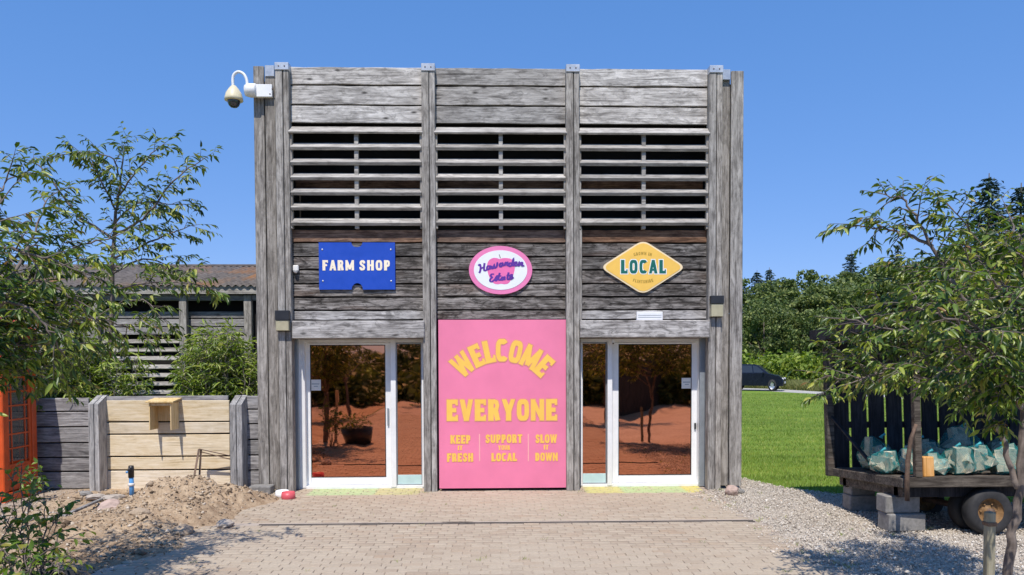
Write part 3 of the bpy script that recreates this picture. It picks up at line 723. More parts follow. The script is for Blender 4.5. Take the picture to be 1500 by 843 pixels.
# one closed piece above the frames
for a_, b_2 in ((429, 622), (850, 1038)):
    xa, xb = xat(a_, .3, 500), xat(b_2, .3, 500)
    MB().box((xa, .24, ZT+.001), (xb, .50, ZL+.06), .003).build('head_board', M['wx_eave'], B)
def notice(px0, px1, py0, py1, label):
    y = YL+.0065; xa, xb = xat(px0, y, 565), xat(px1, y, 565); za, zb = zat(py1, y, px0), zat(py0, y, px0)
    n_ = empty('notice', label, 'notice', ((xa+xb)/2, y, (za+zb)/2), 'paper notices stuck on the door glass')
    hw, hh = (xb-xa)/2, (zb-za)/2
    MB().box((-hw, 0, -hh), (hw, .003, hh), .0005).build('paper', M['white_old'], n_)
    mb = MB(); mb.box((-hw*.75, -.0008, hh*.12), (hw*.72, .0004, hh*.3), .0002); mb.box((-hw*.35, -.0008, -hh*.3), (hw*.45, .0004, -hh*.14), .0002)
    mb.build('faint_print', M['alu'], n_)
notice(454.5, 470, 556.5, 572.5, 'white square notice on the left edge of the left door glass')
notice(998.5, 1013, 554, 569.5, 'white square notice on the right edge of the right door glass')

# ------------------------------------------------------------------ lettering
def arc_pts(cx, cy, rx, ry, a0, a1, n=18):
    return [(cx+rx*math.cos(math.radians(a0+(a1-a0)*i/n)), cy+ry*math.sin(math.radians(a0+(a1-a0)*i/n))) for i in range(n+1)]
def sup(cx, cy, rx, ry, a0, a1, n=26, p=.62):
    o = []
    for i in range(n+1):
        a = math.radians(a0+(a1-a0)*i/n); c, s = math.cos(a), math.sin(a)
        o.append((cx+rx*math.copysign(abs(c)**p, c), cy+ry*math.copysign(abs(s)**p, s)))
    return o
ST = [(.16, 0), (.16, 1)]
GL = {   # (advance width, strokes: (points, thickness))
 'E': (.64, [(ST, .30), ([(.05, .10), (.62, .10)], .20), ([(.05, .50), (.53, .50)], .19), ([(.05, .90), (.62, .90)], .20), ([(.56, .04), (.56, .27)], .12), ([(.56, .73), (.56, .96)], .12)]),
 'F': (.60, [(ST, .30), ([(.05, .51), (.50, .51)], .19), ([(.05, .90), (.60, .90)], .20), ([(.54, .73), (.54, .96)], .12)]),
 'L': (.58, [(ST, .30), ([(.05, .10), (.57, .10)], .20), ([(.52, .04), (.52, .30)], .11)]),
 'I': (.32, [(ST, .30)]), 'T': (.62, [([(.31, 0), (.31, 1)], .29), ([(0, .90), (.62, .90)], .20)]),
 'H': (.72, [(ST, .28), ([(.56, 0), (.56, 1)], .28), ([(.1, .5), (.6, .5)], .18)]),
 'N': (.74, [([(.13, 0), (.13, 1)], .25), ([(.61, 0), (.61, 1)], .25), ([(.10, 1.06), (.64, -.06)], .25)]),
 'M': (.92, [([(.13, 0), (.13, 1)], .25), ([(.79, 0), (.79, 1)], .25), ([(.12, 1.1), (.47, .12)], .24), ([(.80, 1.1), (.45, .12)], .24)]),
 'W': (1.0, [([(.10, 1.06), (.29, -.06)], .23), ([(.52, 1.0), (.29, -.06)], .21), ([(.48, 1.0), (.71, -.06)], .21), ([(.90, 1.06), (.71, -.06)], .23)]),
 'V': (.72, [([(.12, 1.06), (.36, -.1)], .27), ([(.60, 1.06), (.36, -.1)], .25)]),
 'Y': (.72, [([(.11, 1.06), (.36, .40)], .27), ([(.61, 1.06), (.36, .40)], .25), ([(.36, .5), (.36, 0)], .28)]),
 'K': (.72, [(ST, .29), ([(.22, .36), (.62, 1.08)], .25), ([(.32, .62), (.62, -.08)], .28)]),
 'A': (.70, [([(.11, -.08), (.35, 1.04)], .24), ([(.59, -.08), (.35, 1.04)], .26), ([(.2, .27), (.5, .27)], .15)]),
 'R': (.68, [(ST, .30), ([(.1, .90), (.36, .90), (.47, .86), (.51, .72), (.47, .55), (.36, .50), (.1, .50)], .20), ([(.40, .52), (.54, 0)], .27)]),
 'P': (.64, [(ST, .30), ([(.1, .90), (.36, .90), (.47, .85), (.50, .70), (.47, .50), (.36, .44), (.1, .44)], .21)]),
 'D': (.68, [(ST, .30), ([(.1, .90), (.34, .90), (.48, .80), (.53, .50), (.48, .20), (.34, .10), (.1, .10)], .23)]),
 'O': (.68, [(sup(.34, .5, .215, .395, 0, 360), .24)]),
 'C': (.66, [(sup(.34, .5, .215, .395, 38, 322), .24)]),
 'G': (.68, [(sup(.34, .5, .215, .395, 38, 338), .24), ([(.34, .42), (.66, .42)], .15), ([(.57, .42), (.57, .12)], .18)]),
 'U': (.70, [([(.14, 1), (.14, .32), (.19, .16), (.35, .10), (.51, .16), (.56, .32), (.56, 1)], .25)]),
 'S': (.62, [([(.50, .68), (.48, .82), (.40, .89), (.28, .90), (.18, .84), (.14, .73), (.19, .60), (.32, .50), (.44, .40), (.48, .27), (.44, .15), (.33, .10), (.21, .11), (.13, .19), (.11, .33)], .22)]),
 ' ': (.34, []),
}
def ribbon(pts, th, closed=False, clampz=None):
    P_ = [Vector((p[0], 0, p[1])) for p in pts]; n = len(P_); Lp, Rp = [], []
    for i in range(n):
        a = P_[i-1] if (i or closed) else None; b = P_[(i+1) % n] if (i < n-1 or closed) else None
        if closed and i == 0: a = P_[n-2]
        if closed and i == n-1: b = P_[1]
        d = ((P_[i]-a).normalized() if a is not None else Vector()) + ((b-P_[i]).normalized() if b is not None else Vector())
        d.normalize(); nn = Vector((-d.z, 0, d.x)); ref = (P_[i]-a).normalized() if a is not None else d
        k = max(.55, abs(nn.dot(Vector((-ref.z, 0, ref.x)))))
        tt = th[i] if hasattr(th, '__len__') else th
        q0, q1 = P_[i]+nn*tt/2/k, P_[i]-nn*tt/2/k
        if clampz:
            q0.z = min(max(q0.z, clampz[0]), clampz[1]); q1.z = min(max(q1.z, clampz[0]), clampz[1])
        Lp.append(q0); Rp.append(q1)
    return Lp, Rp
def add_ribbon(mb, Lp, Rp, y0, y1, T):       # T maps (x,z) -> world (x,z)
    n = len(Lp); V = []
    for P_ in (Lp, Rp):
        for y in (y0, y1):
            for i_, q in enumerate(P_): x, z = T(q.x, q.z); V.append((x, y-(i_*.00001 if y == y0 else 0), z))
    Fs = []
    for i in range(n-1):
        Fs.append([i, n*2+i, n*2+i+1, i+1])                      # front
        Fs.append([i, i+1, n+i+1, n+i]); Fs.append([n*2+i, n*3+i, n*3+i+1, n*2+i+1])
    Fs.append([0, n, n*3, n*2]); Fs.append([n-1, n*3-1, n*4-1, n*2-1])
    mb.add(V, Fs)
def words_(name, text, cx, cz, h, width, y, mat, parent, arc=None, grow=0.0, depth=.004, gap=.07):
    adv = [GL[c][0] for c in text]; tot = sum(adv)+gap*(len(text)-1); sx = width/tot; mb = MB(); x = -tot/2; kk = 0
    for c, a in zip(text, adv):
        xc = (x+a/2)*sx
        if arc is None:
            def T(u, v, xc=xc, a=a): return cx+xc+(u-a/2)*sx, cz+(v-.5)*h
        else:
            R_ = arc; th = xc/R_
            def T(u, v, th=th, a=a):
                lx, lz = (u-a/2)*sx, R_+(v-.5)*h
                return cx+lx*math.cos(th)+lz*math.sin(th), cz-R_-lx*math.sin(th)+lz*math.cos(th)
        for pts, th_ in GL[c][1]:
            closed = len(pts) > 20 and c == 'O'
            p2 = pts
            if grow and not closed and len(pts) == 2:
                d = Vector((pts[1][0]-pts[0][0], pts[1][1]-pts[0][1])).normalized()*grow/2
                p2 = [(pts[0][0]-d.x, pts[0][1]-d.y), (pts[1][0]+d.x, pts[1][1]+d.y)]
            Lp, Rp = ribbon(p2, th_+grow, closed, (-grow/2, 1+grow/2))
            add_ribbon(mb, Lp, Rp, y-depth-kk*.00006, y, T); kk += 1
        x += a+gap
    # keep every face turned to the viewer side
    return mb.build(name, mat, parent)

def XZ(px, py, y): p = aty(px, py, y); return p.x, p.z
MPP = 11.62/F_PX                         # metres per picture pixel on the shop front

# pink welcome board
YP = .035
wx0, wz0 = XZ(643.5, 716, YP); wx1, wz1 = XZ(829, 468.5, YP)
Wb = empty('welcome_board', 'tall pink board reading WELCOME EVERYONE in yellow between the two doors', 'sign', ((wx0+wx1)/2, YP, wz0))
wm = Matrix.Translation((-(wx0+wx1)/2, -YP, -wz0))
def child_local(o, root):               # meshes are written in scene coordinates: shift them under their root
    o.data.transform(Matrix.Translation(-root.location)); return o
child_local(MB().box((wx0, YP, wz0), (wx1, YP+.03, wz1), .002).build('board', M['pink'], Wb), Wb)
def sgn(name, text, px, py, hpx, wpx, mat, root, y, **k):
    x, z = XZ(px, py, y); return child_local(words_(name, text, x, z, hpx*MPP, wpx*MPP, y, M[mat], root, **k), root)
for gr, mk, dp in ((.10, 'outline', .002), (0, 'yellow', .004)):
    nm = 'letter_outline' if gr else 'lettering'
    sgn(nm, 'WELCOME', 735.5, 513.5, 33, 152, mk, Wb, YP, arc=92*MPP, grow=gr*.8, depth=dp, gap=.09)
    sgn(nm, 'EVERYONE', 735.5, 601, 31.5, 163, mk, Wb, YP, grow=gr*.8, depth=dp, gap=.10)
for tx, px, py, hp, wp in (('KEEP', 674.5, 644, 12.5, 29.5), ('IT', 674, 656.5, 7, 7), ('FRESH', 674, 670.5, 12.5, 38.5), ('SUPPORT', 738, 643, 12.5, 54), ('YOUR', 738.5, 656, 7, 17.5), ('LOCAL', 738.5, 670, 12, 37.5),
                           ('SLOW', 800, 643, 12.5, 31.5), ('IT', 800, 655.5, 7, 7), ('DOWN', 800.5, 669.5, 12, 33)):
    for gr, mk, dp in ((.10, 'outline', .002), (0, 'yellow', .004)):
        if gr and hp < 10: continue
        sgn('letter_outline' if gr else 'lettering', tx, px, py, hp, wp, mk, Wb, YP, grow=gr, depth=dp, gap=.10)
for px in (702.5, 774):
    xa, za = XZ(px, 676, YP); xb, zb = XZ(px, 636, YP)
    child_local(MB().box((xa-.008, YP-.003, za), (xa+.008, YP, zb), .001).build('divider_line', M['peach'], Wb), Wb)

# blue FARM SHOP sign
YS = .085
def local_mesh(mb, name, mat, root): return child_local(mb.build(name, mat, root), root)
xa, za = XZ(467.5, 424.5, YS); xb, zb = XZ(578.5, 355.5, YS); xm = (xa+xb)/2
Fs_ = empty('farm_shop_sign', 'blue ticket-shaped board reading FARM SHOP above the left door', 'sign', (xm, YS, (za+zb)/2))
rn = .088
poly = [(xa, za), (xm-rn, za)]+[(xm+rn*math.cos(a), za+rn*1.15*math.sin(a)) for a in np.linspace(PI, 0, 15)[1:-1]]+[(xm+rn, za), (xb, za), (xb, zb), (xm+rn, zb)]
poly += [(xm+rn*math.cos(a), zb-rn*.85*math.sin(a)) for a in np.linspace(0, PI, 15)[1:-1]]+[(xm-rn, zb), (xa, zb)]
local_mesh(MB().prism(poly, YS, YS+.03), 'board', M['blue'], Fs_)
sgn('lettering', 'FARM', 495.5, 389, 15, 46, 'lettercream', Fs_, YS, gap=.16); sgn('lettering', 'SHOP', 549, 389, 15, 45, 'lettercream', Fs_, YS, gap=.16)
for px, py in ((472, 366), (572.5, 366), (473, 412), (573, 412)):
    x, z = XZ(px, py, YS); o = MB().lathe([(0, .006), (.011, .005), (.015, 0), (.015, -.003)], 10, Matrix.Rotation(PI/2, 4, 'X')).build('screw', M['steel'], Fs_, (x-Fs_.location.x, -.002, z-Fs_.location.z))

# pink and white oval
cx, cz = XZ(733.3, 396, YS)
Ov = empty('oval_sign', 'pink and white oval sign with an apple reading Hawarden Estate', 'sign', (cx, YS, cz))
ell = lambda a, b: [(cx+a*math.cos(q), cz+b*math.sin(q)) for q in np.linspace(0, 2*PI, 57)[:-1]]
local_mesh(MB().prism(ell(46.5*MPP, 35.3*MPP), YS, YS+.032), 'rim_board', M['pinkrim'], Ov)
local_mesh(MB().prism(ell(39.2*MPP, 29*MPP), YS-.004, YS), 'oval_face', M['offwhite'], Ov)
def q8(x, y): return (700+x/15.33, 370+y/15.33)
def cat(pts, n=6):
    o = []; P_ = [Vector((*p, 0)) for p in pts]; P_ = [P_[0]*2-P_[1]]+P_+[P_[-1]*2-P_[-2]]
    for i in range(1, len(P_)-2):
        for k in range(n):
            u = k/n; a, b, c, d = P_[i-1:i+3]
            o.append((.5*((2*b)+(c-a)*u+(2*a-5*b+4*c-d)*u*u+(3*b-a-3*c+d)*u**3))[:2])
    return o+[tuple(P_[-2][:2])]
apple = cat([(490, 152), (420, 128), (330, 130), (245, 185), (205, 290), (215, 420), (265, 570), (350, 690), (440, 716), (520, 706), (600, 716), (690, 690), (770, 570), (815, 440), (830, 320), (805, 205), (735, 145), (640, 128), (550, 132), (490, 152)])
local_mesh(MB().prism([XZ(*q8(*p), YS-.004) for p in apple][:-1], YS-.0055, YS-.004), 'apple_print', M['applepink'], Ov)
def strokes(lst, wd, name, mat, y, root):
    mb = MB(); k = 0
    for pts in lst:
        pts = cat(pts, 5); P_ = [XZ(*q8(*p), y) for p in pts]; th = []
        for i in range(len(P_)):
            a, b = P_[max(i-1, 0)], P_[min(i+1, len(P_)-1)]; d = math.hypot(b[0]-a[0], b[1]-a[1])+1e-9
            th.append(wd*(.62+.5*abs(b[1]-a[1])/d))
        Lp, Rp = ribbon(P_, th); add_ribbon(mb, Lp, Rp, y-.0006-k*.0005, y+.001, lambda u, v: (u, v)); k += 1
    local_mesh(mb, name, mat, root)
strokes([[(478, 48), (492, 85), (506, 132)]], .012, 'apple_stalk', M['twig'], YS-.006, Ov)
HW = [[(10, 300), (40, 272), (58, 300), (60, 370), (48, 430), (28, 462)], [(150, 240), (140, 320), (140, 395), (165, 412), (200, 390)], [(50, 370), (95, 350), (145, 325)],
      [(272, 312), (232, 305), (205, 345), (215, 388), (250, 375), (278, 318), (275, 355), (300, 372)], [(315, 300), (308, 350), (330, 365), (360, 330), (368, 285), (366, 340), (390, 350), (425, 310), (440, 240), (455, 232)],
      [(552, 240), (512, 245), (488, 285), (502, 322), (535, 308), (558, 245), (556, 295), (585, 300)], [(598, 305), (622, 230), (640, 246), (665, 225), (658, 285), (685, 298)],
      [(762, 245), (720, 238), (696, 278), (712, 312), (745, 300), (775, 235), (800, 150), (782, 280), (808, 302)], [(812, 270), (862, 250), (868, 218), (838, 222), (824, 270), (845, 302), (900, 278)],
      [(908, 312), (928, 222), (930, 290), (970, 232), (998, 234), (992, 300), (1045, 296)]]
ES = [[(365, 495), (320, 488), (288, 525), (318, 562), (288, 590), (272, 635), (310, 662), (370, 618)], [(375, 622), (432, 530), (440, 580), (412, 638), (385, 622)], [(492, 460), (462, 590), (490, 625), (520, 600)], [(432, 538), (528, 528)],
      [(596, 562), (556, 557), (528, 598), (545, 622), (585, 595), (602, 558), (600, 605), (625, 610)], [(692, 450), (662, 580), (688, 610), (712, 590)], [(642, 522), (735, 510)], [(712, 565), (762, 540), (766, 502), (738, 512), (724, 560), (745, 602), (802, 556)]]
strokes(HW, .029, 'script_lettering', M['purple'], YS-.006, Ov); strokes(ES, .029, 'script_lettering', M['purple'], YS-.006, Ov)

# yellow diamond LOCAL sign
cx, cz = XZ(942, 391.8, YS)
Di = empty('diamond_sign', 'yellow diamond sign reading LOCAL in green above the right door', 'sign', (cx, YS, cz))
def diamond(a, b, r):
    pts = []
    c = [(a, 0), (0, b), (-a, 0), (0, -b)]
    for i in range(4):
        p, q, n_ = Vector((*c[i], 0)), Vector((*c[i-1], 0)), Vector((*c[(i+1) % 4], 0))
        a0, a1 = p+(q-p).normalized()*r, p+(n_-p).normalized()*r
        for k in range(7):
            u = k/6; v = a0*(1-u)**2+p*2*u*(1-u)+a1*u*u; pts.append((cx+v.x, cz+v.y))
    return pts
local_mesh(MB().prism(diamond(64*MPP, 40.5*MPP, 12*MPP), YS, YS+.032), 'edge_board', M['creamline'], Di)
local_mesh(MB().prism(diamond(60*MPP, 38*MPP, 11*MPP), YS-.004, YS), 'face', M['yellowsign'], Di)
sgn('letter_outline', 'LOCAL', 942.5, 391, 20, 67, 'offwhite', Di, YS-.004, grow=.13, depth=.001, gap=.16); sgn('lettering', 'LOCAL', 942.5, 391, 20, 67, 'green', Di, YS-.004, depth=.0026, gap=.16)
sgn('small_lettering', 'GROWN IN', 941.5, 371.5, 4.6, 27, 'olive', Di, YS-.004, arc=45*MPP, depth=.001, gap=.2)
sgn('small_lettering', 'FLINTSHIRE', 942, 413, 4.6, 30, 'olive', Di, YS-.004, arc=-45*MPP, depth=.001, gap=.2)

# ------------------------------------------------------------------ fittings on the shop front
def wall_lamp(px0, px1, py0, pym, py1, label):
    y = -.005; xa, za = XZ(px0, py1, y); xb, zb = XZ(px1, py0, y); zm = zat(pym, y, px0)
    L = empty('wall_lamp', label, 'lamp', ((xa+xb)/2, y, zm), 'square post lamps'); w2 = (xb-xa)/2
    MB().box((-w2, -.10, .002), (w2, .004, zb-zm), .006).build('housing', M['blackp'], L)
    MB().box((-w2+.008, -.088, za-zm), (w2-.008, .002, 0), .006).build('lens', M['lens'], L)
    MB().box((-w2, -.014, za-zm-.01), (w2, .004, za-zm-.0005), .003).build('lower_bracket', M['blackp'], L)
wall_lamp(405.5, 425.5, 455.5, 470, 485, 'black and cream square lamp on the post left of the left door')
wall_lamp(1039, 1058, 434, 446, 464.5, 'black and cream square lamp on the post right of the right door')
x, z = XZ(434, 394, YF)
Sx = empty('motion_sensor', 'small white motion sensor on the planks left of the blue sign', 'sensor', (x, YF, z))
MB().box((-.045, -.05, -.04), (.045, 0, .05), .012).build('housing', M['white_old'], Sx)
MB().lathe([(0, -.03), (.02, -.024), (.033, -.008), (.036, .008)], 14, Matrix.Translation((0, -.045, -.045))).build('lens', M['white_old'], Sx)
xa, za = XZ(932.5, 469.5, .08); xb, zb = XZ(970.5, 457, .08)
Pl = empty('white_sensor_plate', 'small white slatted plate on the wood above the right door', 'door sensor', ((xa+xb)/2, .08, (za+zb)/2)); hw, hh = (xb-xa)/2, (zb-za)/2
MB().box((-hw, -.02, -hh), (hw, .038, hh), .006).build('housing', M['white'], Pl)
mb = MB(); [mb.box((-hw+.02, -.0235, k-.003), (hw-.02, -.0195, k+.003), .001) for k in (-.02, .012)]; mb.build('slot_lines', M['alu'], Pl)
x, z = XZ(898, 499.5, .2); MBd = empty('door_sensor', 'tiny white sensor under the lintel of the right door', 'sensor', (x, .2, z)); MB().cb((0, 0, 0), (.05, .06, .07), .012).build('housing', M['white'], MBd)
MB().lathe([(0, -.02), (.012, -.016), (.015, 0)], 10, Matrix.Translation((0, -.02, -.035))).build('lens', M['blackp'], MBd)

# CCTV camera
yb = .10
x0, z0 = XZ(400.5, 144.5, yb); x1, z1 = XZ(377, 126, yb)
Cc = empty('security_camera', 'white dome security camera on a swan-neck arm at the top left corner', 'camera', ((x0+x1)/2, yb, (z0+z1)/2)); L0 = Cc.location.copy()
def cc(mb, name, mat): return child_local(mb.build(name, mat, Cc), Cc)
pl_ = cc(MB().box((x1, yb-.07, z0), (x0, yb-.005, z1), .006), 'mount_plate', M['white'])
for px, py in ((395.5, 138), (399, 130.5)):
    x, z = XZ(px, py, yb-.07); cc(MB().lathe([(0, .004), (.011, .004), (.011, 0)], 8, Matrix.Translation((x, yb-.07, z)) @ Matrix.Rotation(PI/2, 4, 'X')), 'bolt', M['rust'])
xs, zs = XZ(372, 134, yb); xe, _ = XZ(355.5, 134, yb)
cc(MB().lathe([(.0, 0), (.098, 0), (.105, .012), (.105, .10), (.085, .17), (.0, .175)], 20, Matrix.Translation((xs+.05, yb-.03, zs)) @ Matrix.Rotation(-PI/2, 4, 'Y')), 'bracket_drum', M['white'])
arm = [(362, 128), (361.5, 118), (357, 109), (349, 105.5), (342.5, 110), (341, 118), (341.5, 127)]
cc(MB().tube([(*XZ(a, b, yb-.03)[:1], yb-.03, XZ(a, b, yb-.03)[1]) for a, b in cat(arm, 4)], .022, 10), 'swan_neck', M['white'])
xd, zd = XZ(342.5, 146, yb-.03)
hd = Matrix.Translation((xd, yb-.03, zd)); k = MPP
cc(MB().lathe([(.02, 20*k), (.035, 19.5*k), (.075, 15*k), (.115, 9*k), (.136, 2*k), (.14, -1.5*k), (.13, -2*k), (0, -2*k)], 26, hd), 'housing', M['cream'])
cc(MB().lathe([(.095, -2*k), (.094, -5*k), (.075, -9*k), (.045, -11.5*k), (0, -12.3*k)], 22, hd), 'camera_dome', M['carglass'])

# ------------------------------------------------------------------ fence on the left
YFN = .27
Fe = empty('fence', 'grey plank fence left of the shop with a section of new pale boards', 'fence', (-6.3, YFN, 0))
def fplank(px0, px1, py0, py1, mat, label=None, y=YFN, seed=0):
    x0, x1 = xat(px0, y, 650), xat(px1, y, 650); z1, z0 = zat(py0, y, 250), zat(py1, y, 250)
    V, F_ = cbox_data(x1-x0, .04, z1-z0, .006); me = bpy.data.meshes.new('plank'); me.from_pydata(V, [], F_); me.update()
    o = link('plank', me, M[mat], Fe, ((x0+x1)/2-Fe.location.x, .02+RNG.normal(0, .004), (z0+z1)/2), (RNG.normal(0, .008), RNG.normal(0, .0012), 0))
    if label: o['label'] = label
PY = [586, 618.3, 636.2, 669, 688.8, 720.5]
for k in range(5): fplank(153.5, 336.5, PY[k]+.9, PY[k+1]-1.2, 'pale', 'new pale board in the middle section of the fence')
GY = [582, 602.5, 625, 648.2, 669.5, 690.5, 716]
for k in range(6):
    fplank(-260, -50, GY[k]+.9, GY[k+1]-1.0, 'fence'); fplank(-49, 131, GY[k]+.9, GY[k+1]-1.0, 'fence')
RY = [580, 600.5, 622, 645, 668, 690, 716]
for k in range(6): fplank(362, 381.5, RY[k]+.9, RY[k+1]-1.0, 'fence')
fplank(150, 338, 580, 600, 'fence', y=YFN+.10)
for a, b in ((-260, 140), (148, 345), (352, 384)):
    x0, x1 = xat(a, YFN, 650), xat(b, YFN, 650); MB().box((x0-Fe.location.x, .065, .03), (x1-Fe.location.x, .085, zat(589, YFN, 250)), .002).build('gap_shade_board', M['dark'], Fe)  # dark sheets added behind the boards so the gaps read as shaded
YP_ = .02
def fpost(px0, px1, ptop, pbk):
    x0, x1 = xat(px0, YP_, 650), xat(px1, YP_, 650); zf, zb = zat(ptop, YP_, px0), zat(pbk, YFN, px0)
    wv = (x1-x0)-.012; w1 = wv*.54
    for xa, xb in ((x0, x0+w1), (x0+w1+.012, x1)):
        V = []; F_ = []
        e = .006; prof = [(YP_, -.05), (YFN+.09, -.05), (YFN+.09, zb), (YFN+.02, zb), (YP_, zf)]
        mb = MB(); mb.prism([(a, b) for a, b in prof], 0, xb-xa)
        o = mb.build('fence_post', M['fence_post'], Fe)
        # prism runs along y with (x,z) profile: swap so that the profile lies in (y,z)
        for v in o.data.vertices: v.co = Vector((xa+v.co.y-Fe.location.x, v.co.x-Fe.location.y, v.co.z))
        o.data.flip_normals() if False else None
        o.data.update()
fpost(130, 144.8, 592.5, 579.5); fpost(337, 354.5, 593, 579.5); fpost(-64, -46, 593, 580)
# stone plinth
x0, z0 = XZ(364, 724, -.12); x1, z1 = XZ(396, 713, -.12)
tag(MB().box((x0-(x0+x1)/2, -.11, 0), (x1-(x0+x1)/2, .13, z1), .012).build('stone_block', M['concrete'], None, ((x0+x1)/2, -.02, 0)), 'grey stone block at the foot of the left corner of the shop', 'block')

# nest box -------------------------------------------------------------------
d = .29; Yn = YFN-d
xl, zb_ = XZ(218.5, 630.5, Yn); xr, zt_ = XZ(250.5, 590.5, Yn)
Nb = empty('nest_box', 'open-fronted new pine bird box fixed high on the pale fence boards', 'bird box', ((xl+xr)/2, YFN, (zb_+zt_)/2)); hw, hh = (xr-xl)/2, (zt_-zb_)/2
for s in (-1, 1): MB().box((s*hw-(.016 if s > 0 else 0), -d, -hh), (s*hw+(.016 if s < 0 else 0), -.003, hh-.001), .002).build('side_board', M['palez'], Nb)
MB().box((-hw+.017, -.022, -hh+.12), (hw-.017, -.004, hh-.001), .002).build('back_board', M['palez'], Nb)
MB().cb((0, 0, 0), (2*hw+.09, d+.05, .022), .002).build('roof_board', M['palez'], Nb, (0, -d/2-.012, hh+.035), (math.radians(7), 0, 0))
MB().cb((0, 0, 0), (2*hw-.034, .016, .04), .002).build('front_rail', M['palez'], Nb, (0, -d+.03, hh-.024))

# standpipe --------------------------------------------------------------------
p = gnd(213, 721); zg = 0
Sp = empty('standpipe', 'blue water standpipe with a black tap in front of the pale fence', 'pipe', (p.x, -.25, 0))
zt = zat(692, -.25, 213)
MB().tube([(0, 0, -.05), (.004, 0, zt*.5), (0, 0, zt)], .034, 12).build('pipe', M['bluepipe'], Sp)
MB().tube([(0, 0, zt-.08), (0, 0, zt+.05), (.004, -.004, zt+.10)], [.042, .045, .036], 12).build('tap_body', M['blackp'], Sp)
MB().tube([(-.075, 0, zt+.0), (0, 0, zt+.01)], .017, 8).build('tap_handle', M['bluepipe'], Sp)
MB().tube([(0, 0, zt+.06), (0, -.05, zt+.07), (0, -.075, zt+.03)], .02, 8).build('spout', M['blackp'], Sp)
MB().lathe([(.037, zt*.45), (.046, zt*.46), (.046, zt*.56), (.037, zt*.57)], 12).build('joint', M['white_old'], Sp)

# bent metal frame ------------------------------------------------------------
ya = .05
A = [Vector((*XZ(a, b, y)[:1], y, XZ(a, b, y)[1])) for a, b, y in ((281, 712, -.35), (291.5, 658, .05), (291, 713, -.12), (294.5, 659, .08), (337, 668, .16), (337, 673, .12))]
o_ = A[1].copy(); o_.z = 0
Fr = empty('metal_frame', 'bent rusty steel frame leaning on the pale fence behind the soil heap', 'frame', o_)
for a, b in ((0, 1), (2, 3)): MB().bar(A[a]-o_-Vector((0, 0, .06)), A[b]-o_, .03, .012).build('leg', M['rust'], Fr)
MB().bar(A[1]-o_, A[4]-o_, .028, .012).build('arm', M['rust'], Fr); MB().bar(A[3]-o_+Vector((0, -.02, -.03)), A[5]-o_, .028, .012).build('arm', M['rust'], Fr)

# bowls, stones, laths ----------------------------------------------------------
def bowl(px, py, r, h, mat, label, yoff=0):
    p = gnd(px, py); b_ = empty('pet_bowl', label, 'bowl', (p.x, p.y+r+yoff, .004))
    MB().lathe([(r*.9, 0), (r, h*.2), (r*.93, h), (r*.86, h), (r*.74, h*.35), (0, h*.3)], 26).build('bowl_body', M[mat], b_)
    MB().lathe([(r*.93, h), (r*.91, h+.007), (r*.87, h)], 26).build('rim', M[mat], b_)
bowl(419.5, 733, .105, .095, 'bowl', 'pink pet bowl on the paving by the left corner post')
bowl(410, 730, .105, .085, 'white', 'white pet bowl behind the pink one by the left corner post', .02)
rock('rock', 'small pink stone at the foot of the right corner of the shop', 1072, 724, (.15, .10, .09), M['pinkstone'], 3, z=0)
rock('rock', 'grey lump of rubble right of the pink stone by the shop corner', 1086, 722, (.06, .05, .035), M['concrete'], 4, z=0)
rock('rubble_slab', 'flat pale slab at the foot of the left fence post', 140, 736, (.22, .12, .05), M['stone'], 5, 'slab')
rock('rubble_slab', 'long pale slab beside the soil heap below the pale fence', 168, 738, (.26, .10, .05), M['stone'], 6, 'slab')
rock('rubble_slab', 'pinkish slab with a dark hollow under it at the left of the heap', 160, 752, (.30, .13, .07), M['pinkstone'], 7, 'slab')
rock('rubble_slab', 'dark slab edge standing at the left fence post base', 126, 731, (.09, .07, .05), M['concrete'], 8, 'slab')
rock('rubble_slab', 'brown clod standing at the front of the soil heap', 205, 775, (.12, .1, .07), M['clod'], 9, 'clod')
rock('rubble_slab', 'orange-brown clod lying front centre of the heap', 268, 782, (.16, .11, .06), M['clod'], 10, 'clod')
rock('rubble_slab', 'pale clod at the right foot of the heap', 330, 772, (.13, .1, .06), M['rubble'], 12, 'clod')
a, b = gnd(92, 772), gnd(150, 742)
a.z = float(soil_h(np.array(a.x), np.array(a.y)))+.02; b.z = float(soil_h(np.array(b.x), np.array(b.y)))+.06
tag(MB().bar(Vector((0, 0, 0)), b-a, .05, .03).build('timber_lath', M['fence_post'], None, a), 'thin old timber lath lying at the left of the heap', 'lath')

# red kiosk ---------------------------------------------------------------------
yk1 = .02; xk = xat(55, yk1, 650)               # rear right edge
sz = .80; ph = 2.62; zk0 = .12
K = empty('phone_kiosk', 'red-orange phone kiosk with glazed panes at the left edge, partly behind leaves', 'phone box', (xk-sz/2, yk1-sz/2, zk0)); h = sz/2
MB().box((-h-.03, -h-.03, -.12), (h+.03, h+.03, .04), .01).build('plinth', M['redbox'], K)
for sx in (-1, 1):
    for sy in (-1, 1): MB().box((sx*(h-.055)-.055, sy*(h-.055)-.055, .04), (sx*(h-.055)+.055, sy*(h-.055)+.055, 2.20), .012).build('corner_post', M['redbox'], K)
MB().box((-h-.02, -h-.02, 2.2), (h+.02, h+.02, 2.42), .012).build('fascia', M['redbox'], K)
mb = MB(); prof = [(h*1.414+.03, 2.42), (h*1.414+.02, 2.45), (h*1.30, 2.48), (h*1.05, 2.56), (h*.6, 2.62), (0, 2.64)]
mb.lathe(prof, 4, Matrix.Rotation(PI/4, 4, 'Z'), False); mb.build('domed_roof', M['redbox'], K)
rows = 8; zlo, zhi = .46, 2.14
